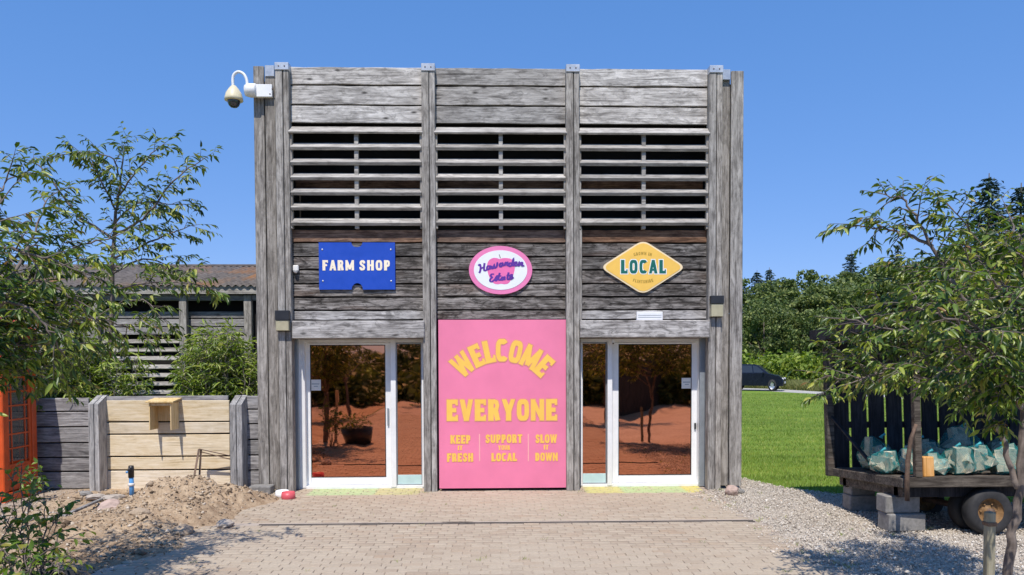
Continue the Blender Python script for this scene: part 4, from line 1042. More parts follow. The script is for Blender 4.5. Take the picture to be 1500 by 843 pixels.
for nm, ax, s in (('side_panel', 'x', 1), ('side_panel', 'x', -1), ('side_panel', 'y', 1), ('front_door', 'y', -1)):
    def T(mb_, name, mat, parent):
        o = mb_.build(name, mat, parent)
        R_ = {('y', -1): 0, ('x', 1): PI/2, ('y', 1): PI, ('x', -1): -PI/2}[(ax, s)]
        o.data.transform(Matrix.Rotation(R_, 4, 'Z')); return o
    yo = -(h-.045); hw = h-.112
    mb = MB(); mb.box((-hw, yo-.02, .05), (hw, yo+.02, zlo-.02), .004); mb.box((-hw, yo-.02, zhi+.02), (hw, yo+.02, 2.195), .004)
    mb.box((-hw, yo-.025, zlo-.02), (-hw+.055, yo+.02, zhi+.02), .004); mb.box((hw-.055, yo-.025, zlo-.02), (hw, yo+.02, zhi+.02), .004)
    mb.box((-hw+.08, yo-.028, .10), (hw-.08, yo-.018, zlo-.07), .004)
    for k in range(1, rows): z = zlo+(zhi-zlo)*k/rows; mb.box((-hw+.056, yo-.018, z-.012), (hw-.056, yo+.012, z+.012), .002)
    for xx in (-hw*.55, hw*.55): mb.box((xx-.011, yo-.016, zlo-.02), (xx+.011, yo+.01, zhi+.02), .002)
    pn = T(mb, nm, M['redbox'], K)
    for k in range(rows):
        za, zc = zlo+(zhi-zlo)*k/rows+.013, zlo+(zhi-zlo)*(k+1)/rows-.013
        mat = M['kglass']
        T(MB().box((-hw+.057, yo-.004, za), (hw-.057, yo+.002, zc), .0008), 'pane', mat, pn)

# long low shed behind the fence --------------------------------------------------
YH = 3.4
Sh = empty('low_shed', 'long low grey timber shed with a brown ridged roof behind the fence', 'shed', (-9, YH, 0))
def hb(name, px0, px1, py0, py1, y0, dy, mat, ref=300, e=.004):
    x0, x1 = xat(px0, y0, 450), xat(px1, y0, 450); z1, z0 = zat(py0, y0, ref), zat(py1, y0, ref)
    return MB().cb((0, 0, 0), (x1-x0, dy, z1-z0), e).build(name, M[mat], Sh, ((x0+x1)/2-Sh.location.x, y0+dy/2-Sh.location.y, (z0+z1)/2))
ex0, ex1 = -400, 386
hb('fascia_board', ex0, ex1, 419, 431, YH-.16, .04, 'slat'); hb('wall_plate', ex0, ex1, 432.5, 440.5, YH-.05, .10, 'fence')
pl = [456, 467, 479, 491]
for k in range(len(pl)-1):
    for a, b in ((ex0, -120), (-119, 60), (61, 135), (143, 262), (273, 357)): hb('plank', a, b, pl[k]+.8, pl[k+1]-.8, YH+.08, .03, 'fence')
for k in range(9):
    a0 = 492+k*12.2
    for a, b in ((ex0, -120), (-119, 60), (61, 135), (273, 357)): hb('plank', a, b, a0+.6, a0+11.6, YH+.08, .03, 'fence')
for k in range(8):
    o = hb('louvre_slat', 144, 262, 497+k*12.4, 503.5+k*12.4, YH+.02, .03, 'slat'); o.rotation_euler = (math.radians(-28), 0, 0)
for a, b in ((131, 143), (262, 272.5), (357, 368), (56, 66), (-126, -115)): hb('post', a, b, 433, 600, YH-.08, .12, 'wz', e=.006)
hb('dark_inner_wall', ex0, ex1, 425, 610, YH+.35, .04, 'dark')
hb('dark_end_panel', 368.5, 386, 434, 600, YH+.06, .03, 'dark')  # plain near-black panel right of the last shed post
# corrugated roof sheets, each a part
xr0, xr1 = xat(ex0, YH-.2, 420), xat(ex1, YH-.2, 420)
ze = zat(418.5, YH-.20, 320); zr = zat(391, 6.6, 330)
nsh = 14
for k in range(nsh):
    xs0, xs1 = xr0+(xr1-xr0)*k/nsh, xr0+(xr1-xr0)*(k+1)/nsh+.03
    nn = 36; X_ = np.linspace(xs0, xs1, nn); wv = .022*np.sin(X_*2*PI/.146)
    V = np.concatenate([np.c_[X_-Sh.location.x, np.full(nn, YH-.20-Sh.location.y), ze+wv+.004*(k % 2)], np.c_[X_-Sh.location.x, np.full(nn, 6.6-Sh.location.y), zr+wv+.004*(k % 2)],
                        np.c_[X_-Sh.location.x, np.full(nn, YH-.20-Sh.location.y), ze+wv-.012+.004*(k % 2)]])
    i = np.arange(nn-1); F_ = np.concatenate([np.stack([i, i+1, nn+i+1, nn+i], -1), np.stack([i, 2*nn+i, 2*nn+i+1, i+1], -1)])
    link('roof_sheet', np_mesh('roof_sheet', V, F_, True), M['roofsheet'], Sh)
mb = MB(); mb.tube([(xr0-Sh.location.x, 6.6-Sh.location.y, zr+.01), (xr1-Sh.location.x, 6.6-Sh.location.y, zr+.01)], .05, 10); mb.build('ridge_cap', M['roofsheet'], Sh)
nn = 400; X_ = np.linspace(xr0, xr1, nn)
MB().box((xr0-Sh.location.x, 6.65-Sh.location.y, .0), (xr1-Sh.location.x, 6.7-Sh.location.y, zr-.06), .003).build('rear_wall', M['fence'], Sh)

# ------------------------------------------------------------------ trailer of log bags
TX, TY = 4.66, -3.15; TW, TL, TZ = 1.80, 4.3, .68
tilt = math.atan2(.13, 1.74)
T_ = empty('farm_trailer', 'old dark plank trailer with a roof propped on concrete blocks, loaded with log bags', 'trailer', (TX, TY, TZ), rot=(-tilt, 0, 0))
def tb(name, lo, hi, mat, e=.005, rot=None): 
    lo, hi = Vector(lo), Vector(hi); return MB().cb((0, 0, 0), hi-lo, e).build(name, M[mat], T_, (lo+hi)/2, rot)
for k in range(9): tb('bed_board', (.02, .02+k*.195, -.045), (TL, .02+k*.195+.188, -.002+RNG.uniform(-.003, .003)), 'trailer_wood')
tb('front_rail', (0, -.03, -.115), (TL, .018, .004), 'trailer_wood', .008); tb('end_rail', (-.035, -.02, -.12), (.015, TW, -.01), 'trailer_wood', .008)
for yy in (.20, TW-.3): tb('chassis_beam', (.03, yy, -.25), (TL, yy+.10, -.05), 'black_wood')
tb('end_beam', (.03, .10, -.235), (.12, TW-.1, -.122), 'trailer_wood')
RZ = 1.90
for xx in (.16, TL-.1): tb('corner_post', (xx-.04, -.035, .005), (xx+.04, .04, RZ), 'trailer_wood', .008)
tb('corner_post', (-.10, TW-.06, -.12), (.0, TW+.05, RZ), 'trailer_wood', .008)
nP = 17; pw = TL/nP
for k in range(nP):
    tb('back_plank', (k*pw+.014, TW-.02, -.02), ((k+1)*pw-.022, TW+.012, RZ-.12+.03*math.sin(k*7)), 'black_wood', .004, (0, RNG.normal(0, .004), 0))
for zz in (.55, 1.35): tb('back_rail', (0, TW+.013, zz), (TL, TW+.05, zz+.09), 'black_wood')
for k in range(5): tb('roof_board', (-.18, -.22+k*.45, RZ+.005), (TL+.1, -.22+k*.45+.445, RZ+.04), 'black_wood')
tb('roof_fascia', (-.20, -.25, RZ-.13), (TL+.1, -.221, RZ+.05), 'black_wood'); tb('roof_fascia', (-.215, -.22, RZ-.13), (-.182, TW+.2, RZ+.05), 'black_wood')
MB().bar((-.03, TW-.03, .72), (.02, .55, -.02), .045, .03).build('end_brace', M['black_wood'], T_)
MB().tube(cat3 := [(.12, -.06, .62), (.05, -.07, .45), (.0, -.08, .2), (-.02, -.085, -.05), (-.02, -.08, -.26)], [.02, .025, .028, .028, .026], 8).build('iron_brace', M['rust'], T_)
# wheels: twin tyres on an axle
wz = .272-TZ
for k, yy in enumerate((-.01, .26, TW-.5, TW-.23)):
    Mx = Matrix.Translation((1.03, yy+.11, wz)) @ Matrix.Rotation(PI/2, 4, 'X')
    wh = MB().lathe([(.155, -.075), (.22, -.095), (.262, -.07), (.275, -.03), (.275, .03), (.262, .07), (.22, .095), (.155, .075)], 32, Mx).build('wheel', M['tyre'], T_)
    MB().lathe([(.16, .076), (.155, .06), (.135, .045), (.12, .01), (.06, .02), (.05, .05), (.03, .055), (0, .055)], 24, Mx).build('rim', M['ochre'], wh)
    mb = MB()
    for q in range(6): mb.lathe([(0, .035), (.011, .035), (.011, .01)], 6, Mx @ Matrix.Translation((.09*math.cos(q*PI/3), .09*math.sin(q*PI/3), 0)))
    mb.build('wheel_nuts', M['ochre'], wh)['kind'] = 'stuff'
MB().tube([(1.03, .0, wz), (1.03, TW-.1, wz)], .04, 10).build('axle', M['rust'], T_)
tb('axle_bracket', (.93, .2, wz), (1.13, .3, -.06), 'black_wood'); tb('axle_bracket', (.93, TW-.3, wz), (1.13, TW-.2, -.06), 'black_wood')
def block(x, y, z, sx, sy, sz, label, rz=0):
    b_ = MB().cb((0, 0, 0), (sx, sy, sz), .012).build('concrete_block', M['concrete'], None, (x, y, z+sz/2), (0, 0, rz)); return tag(b_, label, 'block', 'concrete blocks under the trailer')
bz = .21
block(4.81, -2.83, .0, .46, .25, bz, 'lowest concrete block of the front stack under the trailer', .06)
block(4.78, -2.80, bz+.002, .42, .23, bz, 'top concrete block of the front stack under the trailer', .02)
block(4.90, -1.62, 0, .36, .25, bz, 'lower concrete block of the far stack under the trailer', -.05)
block(4.90, -1.61, bz+.002, .34, .23, .155, 'upper concrete block of the far stack under the trailer', .03)
# log bags
def netmat():
    mt, t, b = newmat('teal_net'); v = coords(t, (1, 1, 1))
    mp = N(t, 'ShaderNodeMapping'); mp.inputs['Rotation'].default_value = (.4, .7, .78); t.links.new(v, mp.inputs[0])
    facs = []
    for ax in range(3):
        sp = N(t, 'ShaderNodeSeparateXYZ'); t.links.new(mp.outputs[0], sp.inputs[0])
        q = math_(t, 'SINE', math_(t, 'MULTIPLY', sp.outputs[ax], 2*PI/.013)); facs.append(math_(t, 'GREATER_THAN', q, .80))
    f = math_(t, 'MAXIMUM', facs[0], math_(t, 'MAXIMUM', facs[1], facs[2]))
    fold = ramp(t, noise(t, v, 9, 3, .6), [(.56, (0, 0, 0)), (.66, (.8, .8, .8))])
    f = math_(t, 'MAXIMUM', math_(t, 'ADD', math_(t, 'MULTIPLY', f, .30), .22), fold.outputs[0])
    b.inputs['Base Color'].default_value = (.018, .235, .235, 1); b.inputs['Roughness'].default_value = .4
    tr = N(t, 'ShaderNodeBsdfTransparent'); mx = N(t, 'ShaderNodeMixShader'); t.links.new(f, mx.inputs[0]); t.links.new(tr.outputs[0], mx.inputs[1]); t.links.new(b.outputs[0], mx.inputs[2])
    t.links.new(mx.outputs[0], t.nodes['Material Output'].inputs[0]); return mt
M['net'] = netmat()
import bmesh
def hull(pts, infl, name, mat, parent, seed):
    bm = bmesh.new()
    for p in pts: bm.verts.new(p)
    r = bmesh.ops.convex_hull(bm, input=bm.verts); bmesh.ops.delete(bm, geom=[g for g in r['geom_interior'] if isinstance(g, bmesh.types.BMVert)], context='VERTS')
    bmesh.ops.subdivide_edges(bm, edges=bm.edges[:], cuts=2, use_grid_fill=True); c = sum((v.co for v in bm.verts), Vector())/len(bm.verts)
    rg = random.Random(seed)
    for v in bm.verts:
        dv = (v.co-c).normalized(); v.co += dv*(infl+rg.uniform(-.010, .012))
    me = bpy.data.meshes.new(name); bm.to_mesh(me); bm.free(); return link(name, me, mat, parent)
def logbag(x, y, w_, h_, dep, n, seed, label, lean=0, zoff=0):
    rg = random.Random(seed); loc = Matrix.Rotation(-tilt, 4, 'X') @ Vector((x, y, zoff)); loc += Vector((TX, TY, TZ))
    b_ = empty('log_bag', label, 'log bag', loc, 'net bags of split logs on the trailer', (-tilt, lean, rg.uniform(-.12, .12))); pts = []
    for k in range(n):
        L = rg.uniform(.22, .30); r = rg.uniform(.065, .10); up = rg.random() < .35
        tri = [(r*math.cos(q+rg.uniform(-.25, .25)), r*math.sin(q+rg.uniform(-.25, .25))) for q in (.5, 2.6, 4.7)]
        mb = MB(); mb.prism(tri, -L/2, L/2)
        px = rg.uniform(-w_/2+r, w_/2-r); pz = rg.uniform(r*.8, h_-r*.8); py = rg.uniform(-.3, .3)*dep
        R_ = Matrix.Translation((px, py, pz+(L*.2 if up else 0))) @ Matrix.Rotation(rg.uniform(-.5, .5), 4, 'Z') @ Matrix.Rotation((PI/2 if up else 0)+rg.uniform(-.3, .3), 4, 'X') @ Matrix.Rotation(rg.uniform(0, 6), 4, 'Y')
        for i, v in enumerate(mb.v): q = R_ @ Vector(v); q.z = max(q.z, .006+rg.uniform(0, .004)); mb.v[i] = tuple(q); pts.append(q)
        mb.build('log', M['logs'], b_)
    hull(pts, .004, 'net', M['net'], b_, seed)
    # gathered neck of the net
    z = max(p.z for p in pts); c = Vector((rg.uniform(-.08, .08), -.02, z))
    MB().tube([c+Vector((0, 0, -.02)), c+Vector((.02, -.01, .02)), c+Vector((.05, -.02, .035))], [.03, .012, .02], 7).build('net_neck', M['netsolid'], b_)
M['netsolid'] = plain('teal_net_gather', (.04, .30, .34), .5, var=.3)
bags = [(.10, .62, .30, .30, .30, 8, 'first net log bag from the left end of the trailer'), (.34, .50, .26, .30, .3, 8, 'net log bag left of the front trailer post'),
        (.58, .42, .26, .28, .3, 8, 'net log bag right beside the upright orange log'), (.86, .36, .30, .36, .3, 9, 'tall lumpy net log bag above the trailer wheel, left one'),
        (1.14, .34, .30, .40, .3, 10, 'tallest front net log bag near the middle of the load'), (1.46, .34, .36, .32, .32, 10, 'wide net log bag left of the tree trunk'), (1.80, .36, .34, .42, .32, 10, 'net log bag behind the tree trunk with pale logs on top'), (2.15, .36, .34, .34, .32, 9, 'net log bag right of the tree trunk at the picture edge')]
for k, (x, y, w_, h_, dp, n_, lb) in enumerate(bags): logbag(x, y+.02, w_*1.08, h_*.72, dp, n_, 20+k, lb)
back = [(.30, 1.15, .5, .42, .5, 10, 'shaded net log bag behind the left end bags'), (.85, 1.1, .5, .55, .5, 11, 'shaded net log bag behind the middle of the load'), (1.4, 1.1, .5, .62, .5, 12, 'highest shaded net log bag at the back of the trailer'), (1.95, 1.1, .5, .55, .5, 11, 'shaded net log bag at the back right of the load')]
for k, (x, y, w_, h_, dp, n_, lb) in enumerate(back): logbag(x, y, w_, h_*.75, dp, n_, 40+k, lb)
lc = Matrix.Rotation(-tilt, 4, 'X') @ Vector((.31, .10, 0)) + Vector((TX, TY, TZ))
tag(MB().cb((0, 0, .12), (.135, .14, .24), .01).build('cut_log', M['orangeblock'], None, lc, (-tilt, 0, .1)), 'upright orange sawn log standing by the trailer post', 'log')

# ------------------------------------------------------------------ road and car
sheet('road', ROAD, -.029, gravelmat('pale_road', (.30, .29, .27), (.42, .41, .385), (.5, .48, .45), 20))
def car(px, Y, yaw):
    p = aty(px, 571, Y); c = empty('parked_car', 'dark blue-black car parked on the road beyond the lawn', 'car', (p.x, Y, -.03), rot=(0, 0, yaw)); c.scale = (.88, 1, 1.22)
    side = [(-2.15, .32), (-2.2, .55), (-2.17, .80), (-2.05, .93), (-1.2, .99), (.4, 1.0), (1.1, .98), (1.85, .86), (2.12, .70), (2.2, .50), (2.15, .30)]
    def loft(side_, w0, w1, ybase, ytop):
        mb = MB(); n = len(side_); zs = [z for _, z in side_]; lo, hi = min(zs), max(zs)
        V = []; secs = (-1, -.93, .93, 1)
        for s in secs:
            for x, z in side_:
                u = (z-lo)/(hi-lo); wv = w0+(w1-w0)*u; k = 1 if abs(s) < 1 else .0
                sh = 1-(0 if abs(s) < 1 else .03)
                V.append((x*sh if abs(x) > 1.9 else x, s*wv/2*(1 if abs(s) == 1 else 1.0), z-(0 if abs(s) < 1 else .015)))
        F_ = []
        for k in range(3):
            for i in range(n): F_.append([k*n+i, k*n+(i+1) % n, (k+1)*n+(i+1) % n, (k+1)*n+i])
        F_ += [list(range(n))[::-1], [3*n+i for i in range(n)]]
        mb.add(V, F_); return mb
    loft(side, 1.74, 1.70, 0, 0).build('body', M['carpaint'], c)
    cab = [(-2.08, .93), (-1.95, 1.25), (-1.75, 1.42), (-1.2, 1.50), (-.2, 1.50), (.25, 1.44), (1.05, .985)]
    cb_ = loft(cab, 1.62, 1.22, 0, 0).build('cabin', M['carpaint'], c)
    for s in (-1, 1):
        for nm, q in (('side_window', [(-1.85, 1.03), (-1.72, 1.32), (-1.1, 1.43), (-1.02, 1.03)]), ('side_window', [(-.96, 1.03), (-1.02, 1.43), (-.2, 1.43), (-.1, 1.03)]), ('side_window', [(-.03, 1.03), (-.12, 1.43), (.2, 1.38), (.78, 1.03)])):
            yb = lambda z: s*(.81-(z-.93)/.57*.20+.012)
            mb = MB(); V = [(x, yb(z), z) for x, z in q]+[(x, yb(z)-s*.03, z) for x, z in q]; F_ = [[0, 1, 2, 3], [7, 6, 5, 4]]+[[i, 4+i, 4+(i+1) % 4, (i+1) % 4] for i in range(4)]
            mb.add(V, F_).build(nm, M['carglass'], cb_)
        MB().cb((0, 0, 0), (.13, .2, .13), .04).build('wing_mirror', M['carpaint'], c, (.72, s*.95, 1.03))
        MB().cb((0, 0, 0), (.18, .3, .13), .03).build('headlight', M['white_old'], c, (2.07, s*.62, .68)); MB().cb((0, 0, 0), (.1, .2, .25), .03).build('tail_light', M['bowl'], c, (-2.12, s*.68, .80))
    def slope(a, b, w_, nm):
        mb = MB(); V = [(a[0], -w_[0], a[1]), (a[0], w_[0], a[1]), (b[0], w_[1], b[1]), (b[0], -w_[1], b[1])]
        mb.add(V+[(x*.98, y, z-.03) for x, y, z in V], [[0, 1, 2, 3], [7, 6, 5, 4]]+[[i, 4+i, 4+(i+1) % 4, (i+1) % 4] for i in range(4)]).build(nm, M['carglass'], cb_)
    slope((1.03, 1.03), (.32, 1.435), (.70, .58), 'windscreen'); slope((-2.06, 1.05), (-1.83, 1.38), (.70, .60), 'rear_window')
    for sx in (-1.32, 1.35):
        for s in (-1, 1):
            Mx = Matrix.Translation((sx, s*.78, .33)) @ Matrix.Rotation(-s*PI/2, 4, 'X')
            wh = MB().lathe([(.2, -.1), (.32, -.09), (.33, 0), (.32, .1), (.22, .11)], 24, Mx).build('wheel', M['tyre'], c)
            MB().lathe([(.225, .11), (.21, .08), (.05, .095), (0, .1)], 16, Mx).build('rim', M['alloy'], wh)
    MB().cb((0, 0, 0), (.02, .5, .11), .004).build('number_plate', M['white'], c, (2.20, 0, .48)); MB().cb((0, 0, 0), (.02, 1.0, .12), .004).build('grille', M['blackp'], c, (2.16, 0, .62))
car(1107, 39.5, math.radians(-28))

# ------------------------------------------------------------------ trees
LEAF_V = np.array([(0, 0, 0), (-.42, .30, .05), (0, .33, -.04), (.42, .30, .05), (-.36, .64, .02), (0, .68, -.10), (.36, .64, .02), (0, 1, -.22)], float)      # folded, drooping blade
LEAF_F = np.array([(0, 2, 1), (0, 3, 2), (1, 2, 5), (1, 5, 4), (2, 3, 6), (2, 6, 5), (4, 5, 7), (5, 6, 7)])
def leaf_mesh(name, wfac, mat):
    V = LEAF_V*np.array([wfac, 1, 1]); me = np_mesh(name, V, LEAF_F); me.materials.append(mat); return me
def leaf_frames(pos, dr, nrm):
    y = dr/np.linalg.norm(dr, axis=1, keepdims=True); x = np.cross(y, nrm); x /= np.linalg.norm(x, axis=1, keepdims=True)+1e-9
    z = np.cross(x, y); return np.stack([x, y, z], 2)               # columns
class Tree:
    def __init__(s, seed): s.rg = np.random.default_rng(seed); s.wood = MB(); s.pos = []; s.dir = []; s.nrm = []; s.sz = []
    def leaf(s, p, d, size):
        rg = s.rg; d = np.array(d)+rg.normal(0, .28, 3); s.pos.append(p); s.dir.append(d); s.nrm.append(np.array([0, -.15, 1.0])+rg.normal(0, .5, 3)); s.sz.append(size*rg.uniform(.5, 1.3))
    def twig(s, p, d, L, r, size, step, droop=.5, leafdroop=.55, sub=True):
        rg = s.rg; d = np.array(d, float); d /= np.linalg.norm(d)+1e-9; n = max(3, int(L/.07)); pts = [np.array(p, float)]
        for i in range(n):
            d = d+np.array([0, 0, -droop*.10])+rg.normal(0, .06, 3); d /= np.linalg.norm(d); pts.append(pts[-1]+d*L/n)
        s.wood.tube(pts, list(np.linspace(r, r*.25, len(pts))), 4, False)
        q = rg.uniform(.1, .35)*L; side = 1
        while q < L:
            i = min(int(q/L*n), n-1); pp = pts[i]+(pts[i+1]-pts[i])*(q/L*n-i); dd = pts[i+1]-pts[i]; dd /= np.linalg.norm(dd)
            lat = np.cross(dd, (0, 0, 1)); lat /= np.linalg.norm(lat)+1e-9
            s.leaf(pp, dd*.65+lat*side*.75+np.array([0, 0, -leafdroop]), size); side *= -1; q += step*rg.uniform(.6, 1.4)
            if sub and L > .2 and rg.random() < .36: s.twig(pp, dd*.7+lat*side*.8+rg.normal(0, .25, 3), L*rg.uniform(.3, .55), r*.6, size, step, droop, leafdroop, False)
        s.leaf(pts[-1], d+np.array([0, 0, -leafdroop]), size)
    def limb(s, pts, r0, r1, size, step=.035, tw=(.25, .6), every=.10, start=.25, spread=.9, droop=.5, up=.15, n=7):
        """a branch through the given points, with leafy side twigs"""
        rg = s.rg; P_ = [Vector(p) for p in pts]; P_ = [P_[0]*2-P_[1]]+P_+[P_[-1]*2-P_[-2]]; sm = []
        for i in range(1, len(P_)-2):
            for k in range(6):
                u = k/6; a, b, c, d = P_[i-1:i+3]; sm.append(.5*((2*b)+(c-a)*u+(2*a-5*b+4*c-d)*u*u+(3*b-a-3*c+d)*u**3))
        sm.append(P_[-2]); sm = [np.array(q)+rg.normal(0, .008, 3) for q in sm]; k = len(sm)
        s.wood.tube(sm, list(np.linspace(r0, r1, k)), n, True)
        if tw is None: return sm
        ln = [0]; [ln.append(ln[-1]+np.linalg.norm(sm[i+1]-sm[i])) for i in range(k-1)]; L = ln[-1]; q = start*L; ang = rg.uniform(0, 6)
        while q < L:
            i = min(int(np.searchsorted(ln, q))-1, k-2); i = max(i, 0); pp = sm[i]+(sm[i+1]-sm[i])*((q-ln[i])/max(ln[i+1]-ln[i], 1e-6)); dd = sm[i+1]-sm[i]; dd /= np.linalg.norm(dd)
            ang += 2.4+rg.normal(0, .3); a = np.cross(dd, (0, 0, 1)); a /= np.linalg.norm(a)+1e-9; b = np.cross(dd, a)
            dr_ = dd*.6+(a*math.cos(ang)+b*math.sin(ang)*.6)*spread+np.array([0, 0, up])
            s.twig(pp, dr_, rg.uniform(*tw)*(1-.35*q/L), .006*max(1, r0*12), size, step, droop); q += every*rg.uniform(.6, 1.5)
        s.twig(sm[-1], sm[-1]-sm[-2], tw[0], .005, size, step, droop)
        return sm
    def done(s, name, label, cat_, base, lmat, bmat, wfac=.42, parts=0, group=None, trunk_name='trunk', crown_name='crown'):
        root = empty(name, label, cat_, base, group); base = np.array(base)
        tr = s.wood.mesh(trunk_name); tr.transform(Matrix.Translation(-Vector(base))); link(trunk_name, tr, M[bmat], root)
        pos = np.array(s.pos)-base; Fm = leaf_frames(pos, np.array(s.dir), np.array(s.nrm)); sz = np.array(s.sz)
        s.n = len(pos); idx = np.arange(len(pos)); pick = np.array([], int)
        if parts:
            wp = pos+base-np.array(CAM); dep = wp@np.array(fw); px = CX+F_PX*(wp@np.array(RT))/np.maximum(dep, .1); py = CY-F_PX*(wp@np.array(UP))/np.maximum(dep, .1)
            score = np.where((dep > .5) & (px > 0) & (px < 1500) & (py > 0) & (py < 843), sz/np.maximum(dep, .1), 0); od = np.argsort(-score)[:parts]; pick = od[score[od] > 0]
            me = leaf_mesh('leaf', wfac, M[lmat])
            for i in pick:
                o = bpy.data.objects.new('leaf', me); COL.objects.link(o); o.parent = root
                o.matrix_local = Matrix.Translation(pos[i]) @ (Matrix(Fm[i].tolist()).to_4x4()) @ Matrix.Scale(sz[i], 4)
        idx = np.setdiff1d(idx, pick); V = (LEAF_V*np.array([wfac, 1, 1]))[None]*sz[idx, None, None]
        V = np.einsum('nij,nkj->nki', Fm[idx], V)+pos[idx][:, None]
        if len(idx):
            Fs = (np.arange(len(idx))[:, None, None]*8+LEAF_F[None]).reshape(-1, 3)
            o = link(crown_name, np_mesh(crown_name, V.reshape(-1, 3), Fs), M[lmat], root); o['kind'] = 'stuff'
        return root
def W(px, py, Y): return aty(px, py, Y)
print('trees')
# near left tree: its trunk stands just outside the picture
t = Tree(11); bs = Vector((-4.45, -6.6, -.03)); fork = Vector((-4.42, -6.55, 1.25))
t.limb([bs, bs+Vector((.03, 0, .7)), fork], .075, .06, .09, tw=None, n=10)
for pts, r in (([(20, 400, -5.6), (50, 340, -5.3), (75, 285, -5.1)], .032), ([(-20, 350, -6.0), (0, 290, -5.7), (12, 262, -5.6)], .03), ([(30, 420, -5.5), (110, 365, -5.1), (170, 345, -4.9)], .03),
               ([(10, 470, -5.7), (120, 440, -5.0), (215, 415, -4.6), (295, 418, -4.4)], .032), ([(0, 520, -5.8), (60, 505, -5.3), (110, 500, -5.0)], .028), ([(-40, 560, -5.9), (30, 540, -5.6), (70, 555, -5.3)], .022),
               ([(20, 430, -5.7), (80, 420, -5.6), (140, 470, -5.4)], .025), ([(-20, 380, -6.2), (50, 375, -6.3), (120, 400, -6.2)], .025), ([(0, 450, -6.2), (60, 470, -6.3), (90, 520, -6.2)], .022),
               ([(60, 470, -5.0), (150, 470, -4.3), (210, 490, -3.9)], .022), ([(-60, 340, -5.2), (10, 340, -4.8), (45, 360, -4.6)], .025), ([(-40, 440, -5.0), (40, 445, -4.5), (120, 470, -4.2)], .022), ([(0, 400, -5.4), (50, 360, -5.2), (60, 390, -5.0)], .022), ([(-20, 480, -5.6), (40, 500, -5.2), (90, 470, -4.9)], .02), ([(-20, 520, -5.5), (50, 530, -5.0), (105, 548, -4.6)], .02), ([(-30, 420, -5.5), (30, 430, -5.0), (80, 440, -4.6)], .02)):
    P_ = [fork+(W(*pts[0])-fork)*.5+Vector((0, 0, -.1))]+[W(*q) for q in pts]; t.limb([fork]+P_, r*.7, .005, .088, .032, (.24, .55), .09, .20)
for a in range(5):                         # the rest of the crown, outside the frame on the left
    e = fork+Vector((-1.2-.3*math.cos(a*2), -1.2+.7*a*.8-.3, .9+.5*math.sin(a*2.3)))
    t.limb([fork, fork+(e-fork)*.5+Vector((0, 0, .2)), e], .03, .006, .09, .05, (.3, .6), .16, .3)
t.done('cherry_tree', 'leafy young tree reaching in from the left edge in front of the red kiosk', 'tree', bs, 'leaf', 'bark', .34, 200); n1 = t.n
tag(MB().cb((0, 0, .65), (.07, .07, 1.3), .006).build('tree_stake', M['palez'], None, (-4.2, -6.75, 0)), 'pale stake beside the left tree, seen mirrored in the left door glass', 'stake')

# tree behind the fence
t = Tree(12); Yb = 1.3; bs = W(161, 585, Yb); bs.z = -.03; bs.x = W(160, 560, Yb).x
trk = [bs, W(160, 585, Yb), W(163, 470, Yb), W(166, 350, Yb), W(175, 280, Yb), W(180, 228, Yb)]
t.limb(trk, .06, .010, .125, .05, (.35, .6), .16, .62, n=9)
for pts, r in (([(165, 350), (110, 310), (60, 245), (35, 238)], .035), ([(166, 345), (210, 320), (255, 265), (300, 232)], .035), ([(172, 290), (205, 245), (240, 210)], .024), ([(166, 380), (230, 350), (285, 330)], .03), ([(165, 400), (220, 380), (290, 412)], .028),
               ([(170, 310), (140, 250), (135, 230)], .024), ([(164, 420), (110, 390), (60, 370)], .03), ([(165, 330), (200, 300), (270, 300)], .026), ([(162, 450), (210, 440), (240, 470)], .024), ([(163, 440), (100, 450), (80, 480)], .024), ([(176, 260), (160, 230), (100, 225)], .02)):
    q0 = RNG.uniform(-.5, .2); P_ = [W(a, b, Yb+q0*min(1, k)) for k, (a, b) in enumerate(pts)]
    t.limb(P_, r*.7, .006, .135, .052, (.3, .65), .105, .15)
t.done('young_tree', 'slim tree behind the fence in front of the low shed, top against the sky', 'tree', bs, 'leaf_back', 'bark', .36, 60); n2 = t.n

